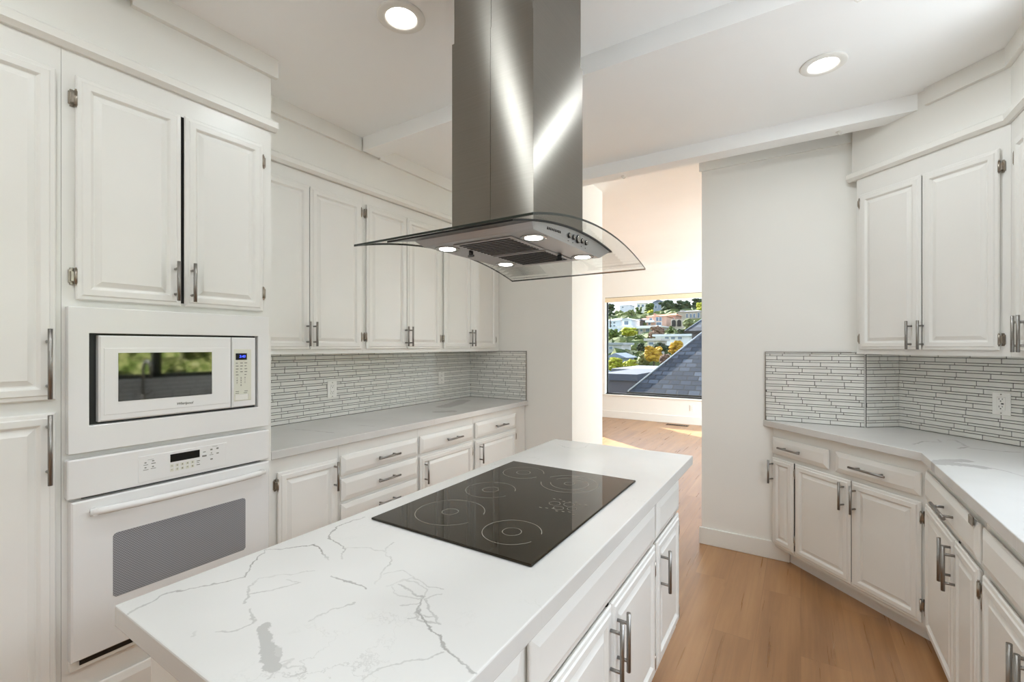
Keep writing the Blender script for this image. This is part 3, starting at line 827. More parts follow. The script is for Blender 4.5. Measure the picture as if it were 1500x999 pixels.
# ================================================================== ISLAND
IX = -.46
g3 = 'white cabinets of the island'
def island(label, ya, yb, items):
    t = thing('island_cabinet', label, 'cabinet', (IX, ya, 0), PI / 2, g3)
    carcass(t, yb - ya, .575, .18, ZT, .18, .09)
    fronts(t, [(k_, p - ya, q - ya, z0, z1, o) for k_, p, q, z0, z1, o in items])
island('white island cabinet of drawers at the near corner under the counter', .36, .752,
       [('drawer', .375, .737, .70, .831, {'len': .16}), ('drawer', .375, .737, .44, .685, {'len': .16}), ('drawer', .375, .737, .21, .425, {'len': .16})])
island('wide white island cabinet with double doors below the black cooktop', .752, 1.688,
       [('false_front', .770, 1.668, .70, .831, {'h': False}),
        ('door', .770, 1.2195, .225, .686, {'h': 'R', 'z': .574, 'len': .165, 'hinge': 'L'}),
        ('door', 1.2235, 1.668, .225, .686, {'h': 'L', 'z': .574, 'len': .165, 'hin': .03, 'hinge': 'R', 'hz': (.60, .262)})])
island('narrow white island cabinet with drawer and door at the far end', 1.688, 2.06,
       [('false_front', 1.692, 2.045, .70, .831, {'h': False}), ('door', 1.692, 2.045, .225, .686, {'h': 'L', 'z': .57, 'len': .155, 'hin': .04, 'hinge': 'R', 'hz': (.62, .262)})])
mb = MB(); mb.prism([(-1.099, .325), (-.409, .325), (-.409, 2.16), (-1.099, 2.16)], .874, .914, .003)
tag(mb.build('countertop', M['q_island']), 'veined white quartz countertop of the island', 'countertop')

# ---- cooktop
t = thing('electric_cooktop', 'black glass electric cooktop set in the island countertop', 'cooktop', (-.765, 1.252, .914))
mb = MB(); mb.box(-.262, .262, -.378, .378, .0002, .0065, .003, seg=2); mb.build('glass_top', M['hob'], t)
def ring(cx, cy, R, a0=0, a1=360, wd=.0016, name='burner_ring'):
    mb = MB(); n = 72; z = .0068; prev = None
    for i in range(n + 1):
        a_ = math.radians(a0 + (a1 - a0) * i / n)
        p = [(cx + (R + s_) * math.cos(a_), cy + (R + s_) * math.sin(a_), z) for s_ in (-wd / 2, wd / 2)]
        p = [mb.b.verts.new(q) for q in p]
        if prev: mb.b.faces.new((prev[0], prev[1], p[1], p[0]))
        prev = p
    return mb.build(name, M['ring'], t)
bx = lambda x, y_: (x + .765, y_ - 1.252)
for (x, y_, R, r2) in ((-.898, 1.498, .078, .026), (-.885, 1.260, .084, .027), (-.866, 1.028, .101, .024), (-.637, 1.004, .078, .025)):
    cx, cy = bx(x, y_); ring(cx, cy, R, 20, 340); ring(cx, cy, r2)
cx, cy = bx(-.688, 1.463); ring(cx, cy, .100, -160, 160); ring(cx, cy, .066, -160, 160); ring(cx, cy, .018)
for (x, y_, r_) in ((-.640, 1.255, .017), (-.612, 1.225, .015), (-.598, 1.268, .016), (-.575, 1.24, .014)):
    cx, cy = bx(x, y_); ring(cx, cy, r_, wd=.0012, name='control_mark')
mb = MB()
for i in range(14):
    cx, cy = bx(-.66 + (i % 7) * .018, 1.20 + (i // 7) * .085 + (i % 3) * .006)
    mb.box(cx - .004, cx + .004, cy - .0012, cy + .0012, .0066, .0069)
mb.build('control_print', M['ring'], t)

# ================================================================== RANGE HOOD
t = thing('range_hood', 'stainless island range hood with curved glass canopy above the cooktop', 'range hood', (-.80, 1.31, 1.70))
HX, HY, HZ = -.80, 1.31, 1.70
L_ = lambda x, y_, z: (x - HX, y_ - HY, z - HZ)
R_arc, Yc, ZA = 1.69, 1.323, 1.7625
arc = lambda yy: ZA - (R_arc - math.sqrt(R_arc ** 2 - (yy - Yc) ** 2))
gx0, gx1, gy0, gy1 = -1.115, -.506, .886, 1.76
mb = MB(); n = 32; rows = []
for i in range(n + 1):
    yy = gy0 + (gy1 - gy0) * i / n; z = arc(yy)
    rows.append([mb.b.verts.new(L_(*p)) for p in ((gx0, yy, z), (gx1, yy, z), (gx1, yy, z - .006), (gx0, yy, z - .006))])
for a_, b_ in zip(rows, rows[1:]):
    for q in range(4):
        f = mb.b.faces.new((a_[q], a_[(q + 1) % 4], b_[(q + 1) % 4], b_[q])); f.material_index = 1 if q in (1, 3) else 0; f.smooth = q in (0, 2)
for r_ in (rows[0], rows[-1]):
    f = mb.b.faces.new(r_); f.material_index = 1
mb.build('glass_canopy', [M['canopy'], M['edge']], t)
# body
bx0, bx1, by0, by1, bz = -.955, -.575, 1.008, 1.46, 1.703
tx0, tx1, ty0, ty1 = -.978, -.568, .988, 1.545
mb = MB(); rows = []; n = 20
for i in range(n + 1):
    f_ = i / n; yb = by0 + (by1 - by0) * f_; yt = ty0 + (ty1 - ty0) * f_; zt = arc(yt) - .0075
    rows.append([mb.b.verts.new(L_(*p)) for p in ((bx0, yb, bz), (bx1, yb, bz), (tx1, yt, zt), (tx0, yt, zt))])
for a_, b_ in zip(rows, rows[1:]):
    for q in range(4): mb.b.faces.new((a_[q], a_[(q + 1) % 4], b_[(q + 1) % 4], b_[q]))
mb.b.faces.new(rows[0]); mb.b.faces.new(rows[-1])
body = mb.build('hood_body', M['steel2'], t)
# black seal under the glass; its near part paints in shade
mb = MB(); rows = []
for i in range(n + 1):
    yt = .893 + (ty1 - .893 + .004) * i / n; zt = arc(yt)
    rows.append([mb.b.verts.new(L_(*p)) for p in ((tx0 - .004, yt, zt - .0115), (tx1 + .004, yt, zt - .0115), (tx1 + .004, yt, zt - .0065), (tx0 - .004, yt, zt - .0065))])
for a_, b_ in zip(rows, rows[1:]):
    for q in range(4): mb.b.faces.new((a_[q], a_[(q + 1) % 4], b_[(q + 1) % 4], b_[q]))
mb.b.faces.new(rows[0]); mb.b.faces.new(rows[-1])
mb.build('gasket_shade', M['black'], t)
# filters with baffle slats
for ya, yb in ((1.036, 1.225), (1.2415, 1.423)):
    mb = MB(); mb.box(*[v for p in zip(L_(-.862, ya, bz - .003), L_(-.659, yb, bz - .0005)) for v in p], .001); fl = mb.build('filter', M['steel2'], t)
    for q in range(10):
        yy = ya + .012 + (yb - ya - .03) * q / 9
        mb = MB(); mb.box(*[v for p in zip(L_(-.848, yy, bz - .0045), L_(-.673, yy + .007, bz - .0028)) for v in p]); mb.build('slot', M['dark'], fl)
    mb = MB(); mx, my = (-.868, (ya + yb) / 2) if ya < 1.2 else (-.662, (ya + yb) / 2)
    mb.tube(L_(mx, my, bz - .016), L_(mx, my, bz - .001), .007, 12); mb.box(*[v for p in zip(L_(mx - .011, my - .003, bz - .020), L_(mx + .011, my + .003, bz - .014)) for v in p], .001); mb.build('latch', M['dark'], fl)
for x, y_ in ((-.912, 1.070), (-.618, 1.085), (-.905, 1.385), (-.615, 1.408)):
    mb = MB(); mb.lathe([(.024, -.0015), (.036, -.0035), (.038, -.0005), (.024, -.0005)], 28, L_(x, y_, bz)); lt = mb.build('lamp_ring', M['chrome'], t)
    mb = MB(); mb.lathe([(.0, -.003), (.0245, -.003), (.0245, -.0008), (0, -.0008)], 28, L_(x, y_, bz)); mb.build('lamp_lens', M['led'], lt)
# front face: badge marks and buttons on the slanted +X face
def on_face(yy, f_):
    zt = arc(yy) - .0075
    return Vector(L_(bx1 + (tx1 - bx1) * f_, yy, bz + (zt - bz) * f_))
mb = MB()
for i, h_ in enumerate((1, .9, 1, .8, .9, 1, .8, 1, .9)):
    p = on_face(1.078 + i * .0095, .52); mb.box(p.x - .001, p.x + .0012, p.y - .0022, p.y + .0016, p.z - .0035 * h_, p.z + .0035 * h_)
mb.build('badge', M['dark'], t)
for i in range(5):
    p = on_face(1.211 + i * .031, .52); r_ = .0105 if i == 2 else .0058
    mb = MB(); mb.tube(p + Vector((-.003, 0, 0)), p + Vector((.003, 0, .0)), r_ + .0022, 20); bt = mb.build('button_bezel', M['black'], t)
    mb = MB(); mb.tube(p + Vector((.002, 0, 0)), p + Vector((.006, 0, 0)), r_, 20); mb.build('button', M['chrome'], bt)
mb = MB()
for yy in (1.211, 1.242, 1.304, 1.335):
    p = on_face(yy, .2); mb.box(p.x - .001, p.x + .0008, p.y - .003, p.y + .003, p.z - .0008, p.z + .0008)
mb.build('button_print', M['dark'], t)
# chimney: two half shells, a narrower upper duct cover inside
cx0, cx1, cy0, cy1 = -.950, -.6485, 1.137, 1.486
zs = 2.377
def shell(nm, x0, x1, y0, y1, z0, z1, left):
    mb = MB(); m_ = (x0 + x1) / 2
    a_, b_ = (x0, m_ - .0006) if left else (m_ + .0006, x1)
    th = .0012
    if left: pl = [(b_, y0), (a_, y0), (a_, y1), (b_, y1), (b_, y1 - th), (a_ + th, y1 - th), (a_ + th, y0 + th), (b_, y0 + th)]
    else: pl = [(a_, y0), (b_, y0), (b_, y1), (a_, y1), (a_, y1 - th), (b_ - th, y1 - th), (b_ - th, y0 + th), (a_, y0 + th)]
    mb.prism([(x - HX, y_ - HY) for x, y_ in pl], z0 - HZ, z1 - HZ)
    return mb.build(nm, M['steel'], t)
zc = arc(cy0) + .0005
for left in (True, False):
    shell('chimney_cover', cx0, cx1, cy0, cy1, arc(1.3), zs, left)
    shell('upper_chimney', cx0 + .005, cx1 - .005, cy0 + .005, cy1 - .005, zs - .25, CZ - .001, left)
mb = MB(); mb.box(*[v for p in zip(L_(cx0 + .008, cy0 + .008, 1.745), L_(cx1 - .008, cy1 - .008, 2.7)) for v in p]); mb.build('inner_duct', M['dark'], t)

# ================================================================== RIGHT HAND CORNER
RT = -PI / 4
FD = Vector((-.157, 3.467))          # left end of the diagonal face frame (x + y = 3.31)
t = thing('corner_cabinet', 'white diagonal corner base cabinet between the pillar wall and the sink run', 'cabinet', (FD.x, FD.y, 0), RT)
def dloc(x, y_):
    v = Vector((x, y_)) - FD; return ((v.x - v.y) / math.sqrt(2), (v.x + v.y) / math.sqrt(2))
Lf = .925
poly = [dloc(*p) for p in ((-.154, PY - .003), (.4955, 2.8145), (RX - .004, 2.8145), (RX - .004, 3.018), (.508, 3.616), (.334, PY - .003))]
mb = MB(); mb.prism(poly, .09, ZT)
toe = [dloc(*p) for p in ((-.055, PY - .003), (.56, 2.86), (RX - .01, 2.86), (RX - .01, 3.012), (.508, 3.61), (.334, PY - .003))]
mb.prism(toe, 0, .09)
bmesh.ops.remove_doubles(mb.b, verts=list(mb.b.verts), dist=1e-5)
mb.build('cabinet_body', M['cab'], t)
fronts(t, [('drawer', .012, .424, .702, .812, {'x': .178, 'len': .165}), ('drawer', .467, .905, .702, .815, {'x': .672, 'len': .19}),
           ('door', .011, .181, .112, .676, {'h': 'L', 'z': .584, 'hin': .008, 'hinge': None}),
           ('door', .192, .5575, .112, .676, {'h': 'R', 'z': .585, 'hinge': 'L', 'hin': .036, 'hz': (.197, .61)}),
           ('door', .5625, .905, .112, .676, {'h': 'L', 'z': .583, 'hinge': 'R', 'hin': .026, 'hz': (.195, .606)})])
t = thing('sink_run_cabinet', 'white base cabinet with narrow double doors beside the diagonal corner cabinet', 'cabinet', (.495, 2.813, 0), -PI / 2, 'white base cabinets of the right run')
carcass(t, .80, .605, ZB, ZT, .09, .06)
s = lambda yy: 2.813 - yy
fronts(t, [('drawer', .05, .785, .712, .838, {'x': .46, 'len': .20, 'latch': True}),
           ('door', .05, .5135, .112, .69, {'h': 'R', 'z': .595, 'hinge': 'L', 'len': .165, 'hin': .03, 'hz': (.197, .606)}), ('door', .5175, .780, .112, .69, {'h': 'L', 'z': .585, 'hinge': 'R', 'len': .165, 'hin': .025, 'hz': (.2, .625)})])
t = thing('sink_run_cabinet', 'wide white sink base cabinet at the right edge under the window', 'cabinet', (.495, 2.012, 0), -PI / 2, 'white base cabinets of the right run')
mb = MB()
mb.box(.0005, .90, 0, .03, ZB, ZT); mb.box(.0005, .02, .03, .605, ZB, ZT); mb.box(.88, .90, .03, .605, ZB, ZT); mb.box(.02, .88, .03, .605, ZB, .12); mb.box(.02, .88, .59, .605, .12, ZT); mb.box(.0005, .90, .06, .605, 0, ZB)
bmesh.ops.remove_doubles(mb.b, verts=list(mb.b.verts), dist=1e-5)
mb.build('cabinet_body', M['cab'], t)
fronts(t, [('false_front', .02, .888, .712, .838, {'h': False}), ('door', .02, .398, .112, .69, {'h': 'R', 'z': .575, 'len': .165, 'hinge': 'L'}), ('door', .402, .888, .112, .69, {'h': 'L', 'z': .575, 'len': .165, 'hinge': 'R'})])
sink = (.575, .985, 1.25, 2.004)
mb = MB()
mb.prism([(-.213, PY - .002), (.47, 2.787), (.47, 1.105), (RX - .003, 1.105), (RX - .003, 3.022), (.508, 3.617), (.332, PY - .002)], .874, .914, .003,
         hole=[(sink[0], sink[2]), (sink[1], sink[2]), (sink[1], sink[3]), (sink[0], sink[3])])
tag(mb.build('countertop', M['q_right']), 'veined white quartz countertop turning the right hand corner to the sink', 'countertop')
t = thing('kitchen_sink', 'steel undermount sink at the right edge of the counter', 'sink', ((sink[0] + sink[1]) / 2, (sink[2] + sink[3]) / 2, .66))
hx, hy = (sink[1] - sink[0]) / 2, (sink[3] - sink[2]) / 2
mb = MB()
lv = [(hx + .004, hy + .004, .2125), (hx - .001, hy - .001, .2125), (hx - .012, hy - .012, .03), (hx - .04, hy - .04, .006), (.03, .03, 0)]
prev = None
for a_, b_, z in lv:
    r_ = [mb.b.verts.new(p) for p in ((-a_, -b_, z), (a_, -b_, z), (a_, b_, z), (-a_, b_, z))]
    if prev:
        for i in range(4): mb.b.faces.new((prev[i], prev[(i + 1) % 4], r_[(i + 1) % 4], r_[i]))
    prev = r_
mb.b.faces.new(prev); mb.build('basin', M['sink'], t)
mb = MB(); mb.lathe([(0, .004), (.022, .003), (.04, .005), (.042, .0005)], 24, (0, 0, 0)); mb.build('drain', M['chrome'], t)
t = thing('kitchen_faucet', 'dark gooseneck faucet behind the sink, seen mirrored in the microwave door', 'faucet', (1.035, 1.72, .914))
mb = MB(); mb.lathe([(.03, 0), (.03, .006), (.02, .012), (.018, .05), (0, .05)], 20); mb.build('faucet_base', M['nickel'], t)
mb = MB()
mb.path([(0, 0, .04), (0, 0, .27)] + [(-.085 + .085 * math.cos(a_), 0, .27 + .085 * math.sin(a_)) for a_ in [PI * i / 12 for i in range(1, 13)]] + [(-.17, 0, .20)], .013, 12)
mb.build('spout', M['nickel'], t)
mb = MB(); mb.tube((0, .02, .045), (0, .075, .075), .006, 10); mb.build('lever', M['nickel'], t)

# ---- right hand wall cabinets
FU = Vector((.283, 3.407))
def uloc(x, y_):
    v = Vector((x, y_)) - FU; return ((v.x - v.y) / math.sqrt(2), (v.x + v.y) / math.sqrt(2))
t = thing('wall_cabinet', 'white double door wall cabinet set diagonally across the right corner', 'cabinet', (FU.x, FU.y, 0), RT, 'white wall cabinets on the right')
mb = MB(); mb.prism([uloc(*p) for p in ((.283, 3.407), (.7895, 2.9005), (RX - .003, 2.9005), (RX - .003, 3.016), (.505, 3.615))], 1.358, 2.398); mb.build('cabinet_body', M['cab'], t)
fronts(t, [('door', .027, .361, 1.386, 2.298, {'h': 'R', 'z': 1.463, 'len': .150, 'hinge': 'L', 'hin': .045, 'hz': (1.448, 2.25)}), ('door', .3655, .683, 1.386, 2.298, {'h': 'L', 'z': 1.463, 'len': .150, 'hinge': 'R', 'hin': .006, 'hz': (1.434, 2.215)})])
t = thing('wall_cabinet', 'narrow white wall cabinet at the right edge beside the diagonal cabinet', 'cabinet', (.79, 2.898, 0), -PI / 2, 'white wall cabinets on the right')
carcass(t, .46, .31, 1.358, 2.398)
fronts(t, [('door', .085, .235, 1.386, 2.298, {'h': 'R', 'z': 1.455, 'len': .150, 'hinge': 'L', 'hin': .03, 'hz': (1.434, 2.215)}), ('door', .239, .445, 1.386, 2.298, {'h': 'L', 'z': 1.455, 'len': .150, 'hinge': 'R', 'hz': (1.434, 2.215)})])

# ---- kitchen window over the sink (seen mirrored in the microwave)
mb = MB()
for (a_, b_, c_, d_) in ((WY0, WY0 + .04, WZ0, WZ1), (WY1 - .04, WY1, WZ0, WZ1), (WY0, WY1, WZ0, WZ0 + .04), (WY0, WY1, WZ1 - .04, WZ1), (1.835, 1.905, WZ0, WZ1), (.80, .87, WZ0, WZ1)):
    mb.box(RX + .04, RX + .09, a_, b_, c_, d_)
struct('window_3', mb, M['dark'])

# ================================================================== RECESSED CEILING LIGHTS
def downlight(x, y_, label, z=CZ):
    t = thing('recessed_light', label, 'ceiling light', (x, y_, z), 0, 'recessed ceiling lights')
    mb = MB(); mb.lathe([(.094, 0), (.096, -.003), (.09, -.007), (.066, -.009), (.058, -.004), (.058, .0)], 40); mb.build('trim_ring', M['trim'], t)
    mb = MB(); mb.lathe([(0, -.0045), (.0585, -.0045), (.0585, -.0005), (0, -.0005)], 40); mb.build('lamp_lens', M['lens'], t)
    l = bpy.data.lights.new('downlight', 'AREA'); l.shape = 'DISK'; l.size = .11; l.energy = DOWNLIGHT_W; l.color = (.88, .96, 1.0)
    o = bpy.data.objects.new('downlight', l); COL.objects.link(o); o.location = (x, y_, z - .012)
downlight(-1.364, 1.315, 'recessed ceiling light left of the hood chimney')
downlight(.09, 2.60, 'recessed ceiling light between the two beams on the right')
downlight(-1.37, .08, 'recessed ceiling light behind the camera on the oven side')
downlight(.05, 1.30, 'unseen ceiling fill light added above the aisle between island and sink')  # this and the next three lamps are added for fill, out of view
downlight(.05, .0, 'unseen ceiling fill light added behind the camera on the sink side')
downlight(-1.30, -1.4, 'unseen ceiling fill light added at the rear of the kitchen, oven side')
downlight(.05, -1.4, 'unseen ceiling fill light added at the rear of the kitchen, sink side')


# ================================================================== OUTSIDE
def terrain_z(y_):
    pts = ((8.9, -6), (16, -5), (25, -2.6), (45, -1.4), (80, .4), (120, 3.6), (160, 9.2), (185, 13), (205, 16.4), (250, 20.2), (330, 21))
    for (a_, za), (b_, zb) in zip(pts, pts[1:]):
        if y_ <= b_:
            f_ = (y_ - a_) / (b_ - a_); return za + (zb - za) * f_
    return 21
def leafmat(name, cols, scale=1.0):
    k = NT(name); co = k.coord()
    f = k.noise(co, 2.2 * scale, 6.0, 0.75)
    st = [(.3 + .42 * i / (len(cols) - 1), lin(c)) for i, c in enumerate(cols)]
    k.set(Base_Color=k.ramp(f, st), Roughness=.75); k.b.inputs['Specular IOR Level'].default_value = .2
    k.bump(k.noise(co, 9 * scale, 6.0, .8), .9, .2)
    return k.m
LF = {'green': leafmat('leaf_green', [(34, 48, 22), (78, 98, 44), (150, 168, 86)]),
      'dark': leafmat('leaf_dark', [(22, 34, 26), (50, 68, 44), (98, 116, 76)]),
      'bright': leafmat('leaf_bright', [(92, 108, 20), (178, 180, 48), (236, 226, 110)]),
      'yellow': leafmat('leaf_yellow', [(110, 80, 20), (206, 160, 44), (248, 214, 98)]),
      'rust': leafmat('leaf_rust', [(76, 58, 46), (136, 108, 92), (190, 162, 140)]),
      'olive': leafmat('leaf_olive', [(62, 72, 46), (112, 122, 76), (168, 172, 118)]),
      'hedge': leafmat('leaf_hedge', [(40, 60, 20), (110, 140, 50), (226, 226, 150), (240, 240, 225)], 2.2)}
LF['scrub'] = leafmat('leaf_scrub', [(30, 42, 24), (64, 80, 40), (110, 118, 66), (150, 150, 96)], .12)
M['bark'] = plain('bark', (70, 58, 46), .9, var=.2, scale=10)
k = NT('hill_scrub'); co = k.coord()
k.set(Base_Color=k.ramp(k.noise(co, .18, 6.0, .7), [(.3, lin((36, 46, 28))), (.55, lin((74, 84, 50))), (.78, lin((128, 124, 86)))]), Roughness=.95); M['hill'] = k.m
def scrub(mb):
    r = random.Random(5); b = bmesh.new()
    for i in range(420):
        D = r.uniform(48, 180); x = D * r.uniform(-.44, -.12); w_ = r.uniform(.8, 2.2) * (.6 + D / 150)
        c0 = Vector((x, D, terrain_z(D) + w_ * .25))
        q = bmesh.ops.create_icosphere(b, subdivisions=2, radius=w_, matrix=Matrix.Translation(c0))
        for v in q['verts']:
            d_ = v.co - c0; v.co = c0 + Vector((d_.x, d_.y, d_.z * .75)) * (1 + r.uniform(-.22, .22) + .3 * noise.noise(v.co))
    for f in b.faces: f.material_index = 1
    me = bpy.data.meshes.new('scrub'); b.to_mesh(me); b.free()
    mb.b.from_mesh(me); bpy.data.meshes.remove(me)
mb = MB(); xs = [-150 + 6 * i for i in range(46)]; ys = [9, 16, 25, 35, 45, 60, 80, 100, 120, 140, 160, 185, 210, 235, 260, 330]
gr = [[mb.b.verts.new((x, y_, terrain_z(y_) + (noise.noise((x * .05, y_ * .05, 0)) * 1.2 if y_ > 60 else 0))) for x in xs] for y_ in ys]
for i in range(len(ys) - 1):
    for j in range(len(xs) - 1):
        f = mb.b.faces.new((gr[i][j], gr[i][j + 1], gr[i + 1][j + 1], gr[i + 1][j])); f.smooth = True
scrub(mb)
o = struct('hillside_ground', mb, [M['hill'], LF['scrub']])
mb = MB(); mb.box(-14, 12, -16, -2.5, -.3, -.06); struct('ground_bounce_slab', mb, M['bounce_slab'])  # unseen pale slab added to bounce light up to the ceiling
mb = MB(); mb.box(-60, 60, -40, 9.0, -6.6, -6.0); o = struct('ground', mb, M['hill'])
mb = MB(); mb.box(1.6, 26, -2.4, 14.0, -1.4, -.9); o = struct('ground_terrace', mb, M['hill'])

def tree(name, label, base, W, H, leaf, nb=14, trunk=.3, seed=1, flat=1.0, group=None, sub=2, cone=0.0):
    r = random.Random(seed)
    t = thing(name, label, 'hedge' if 'hedge' in name else 'shrub' if 'shrub' in name else 'tree', base, 0, group)
    mb = MB(); th = H * trunk
    mb.tube((0, 0, -.3 * H * 0 - .5), (0, 0, th + H * .2), W * .05, 8, r1=W * .025); mb.build('trunk', M['bark'], t)
    b = bmesh.new()
    nb = int(nb * 2.2)
    for i in range(nb):
        f_ = r.random()
        zc = th + (H - th) * (.12 + .72 * f_)
        shr = (1 - cone * f_) * (1 - .55 * abs(f_ - .4))
        rr = W * .5 * r.uniform(.20, .36) * (shr * .6 + .4)
        a_ = r.uniform(0, 2 * PI); d_ = (W * .5 - rr) * math.sqrt(r.random()) * shr
        M4 = Matrix.Translation((d_ * math.cos(a_), d_ * math.sin(a_), zc)) @ Matrix.Diagonal((rr, rr, rr * .8 * flat, 1))
        q = bmesh.ops.create_icosphere(b, subdivisions=sub, radius=1.0, matrix=M4)
        c0 = Vector((d_ * math.cos(a_), d_ * math.sin(a_), zc))
        for v in q['verts']:
            nn = noise.noise(v.co * (5.0 / W) * 2 + Vector((seed, 0, 0)))
            v.co = c0 + (v.co - c0) * (1 + .45 * nn + r.uniform(-.24, .24))
    me = bpy.data.meshes.new('foliage'); b.to_mesh(me); b.free()
    me.materials.append(LF[leaf]); o = bpy.data.objects.new('foliage', me); COL.objects.link(o); o.parent = t
    return t
def px_tree(name, label, u, vb, wpx, hpx, D, leaf, **kw):
    p = at_y(D, u, vb); sc = (D * _c - p.x * _s) / 667.0
    return tree(name, label, p, wpx * sc, hpx * sc, leaf, **kw)
GT = 'trees on the hillside outside the far window'
z3 = lambda x, y_: (880 + x / 5.877, 420 + y_ / 5.877)
def T(label, x0, x1, y0, y1, D, leaf, name='hillside_tree', **kw):
    u, vb = z3((x0 + x1) / 2, y1)
    px_tree(name, label, u, vb, (x1 - x0) / 5.877, (y1 - y0) / 5.877, D, leaf, group=GT, **kw)
T('dark tree at the top left corner of the far window view', 30, 135, 125, 330, 105, 'dark', seed=11, trunk=.35, nb=16)
T('olive tree below the skyline behind the white houses', 100, 220, 205, 285, 175, 'olive', seed=12, trunk=.1)
T('pale olive tree beside the dark roofed white house, on the skyline slope', 215, 330, 190, 285, 166, 'olive', seed=13, trunk=.1)
T('green tree on the skyline left of the grey blue house', 280, 370, 165, 270, 190, 'green', seed=14, trunk=.1)
T('dark green tree on the skyline next to the grey blue house', 365, 480, 130, 260, 188, 'green', seed=15, trunk=.1, nb=18)
T('yellow green shrub right above the pink house roof', 395, 470, 195, 255, 165, 'bright', 'hillside_shrub', seed=16, trunk=.05)
T('large dark green tree dominating the skyline of the far window view', 480, 650, 108, 260, 180, 'dark', seed=17, trunk=.12, nb=24)
T('wide dark green tree to the right of the largest skyline tree', 600, 800, 112, 255, 185, 'dark', seed=18, trunk=.12, nb=24)
T('dark tree at the top right corner of the far window view', 770, 900, 85, 240, 190, 'dark', seed=19, trunk=.1, nb=18)
T('light green tree at the right edge of the far window view', 815, 900, 130, 215, 170, 'bright', seed=20, trunk=.1)
T('green tree at the left edge below the pale blue house', 50, 165, 350, 490, 85, 'green', seed=21, trunk=.15, nb=18)
T('bright green spreading pine in the middle left of the window view', 155, 330, 350, 470, 88, 'bright', seed=22, trunk=.35, flat=.7, nb=20)
T('dark shrub right of the bright spreading pine', 270, 390, 400, 530, 82, 'green', 'hillside_shrub', seed=23, trunk=.05)
T('greyish pink tree in front of the pink house', 400, 560, 335, 470, 95, 'rust', seed=24, trunk=.15, nb=20)
T('round green tree below the grey stone house', 560, 640, 330, 415, 100, 'green', seed=25, trunk=.1, cone=.5)
T('pale green shrub in front of the grey stone house arches', 690, 860, 262, 400, 98, 'olive', 'hillside_shrub', seed=26, trunk=.02, nb=20)
T('dark green shrub under the pale green shrub on the hillside', 640, 745, 360, 430, 92, 'dark', 'hillside_shrub', seed=27, trunk=.02)
T('dark shrub left of the low white house', 300, 390, 480, 560, 47, 'dark', 'hillside_shrub', seed=28, trunk=.02)
T('dark green shrub below the low white house', 410, 600, 480, 560, 49, 'dark', 'hillside_shrub', seed=29, trunk=.02, flat=.8)
T('yellow autumn tree above the dark shingled roof', 570, 730, 455, 600, 40, 'yellow', seed=30, trunk=.1, nb=22)
T('golden tree left of the yellow autumn tree', 355, 560, 505, 665, 38, 'yellow', seed=31, trunk=.1, nb=20)
T('rusty brown tree between the golden and yellow trees', 500, 610, 570, 690, 34, 'rust', seed=32, trunk=.1, nb=20)
T('olive green shrub behind the flat grey roofs', 280, 430, 570, 720, 39, 'olive', 'hillside_shrub', seed=33, trunk=.05, nb=20)
T('bright yellow green hedge behind the flat grey roofs, at the left edge', 30, 200, 605, 725, 36, 'bright', 'garden_hedge', seed=34, trunk=.02, nb=22)
T('yellow green hedge beside the olive shrub behind the flat roofs', 170, 330, 620, 725, 37, 'bright', 'garden_hedge', seed=35, trunk=.02, nb=20)

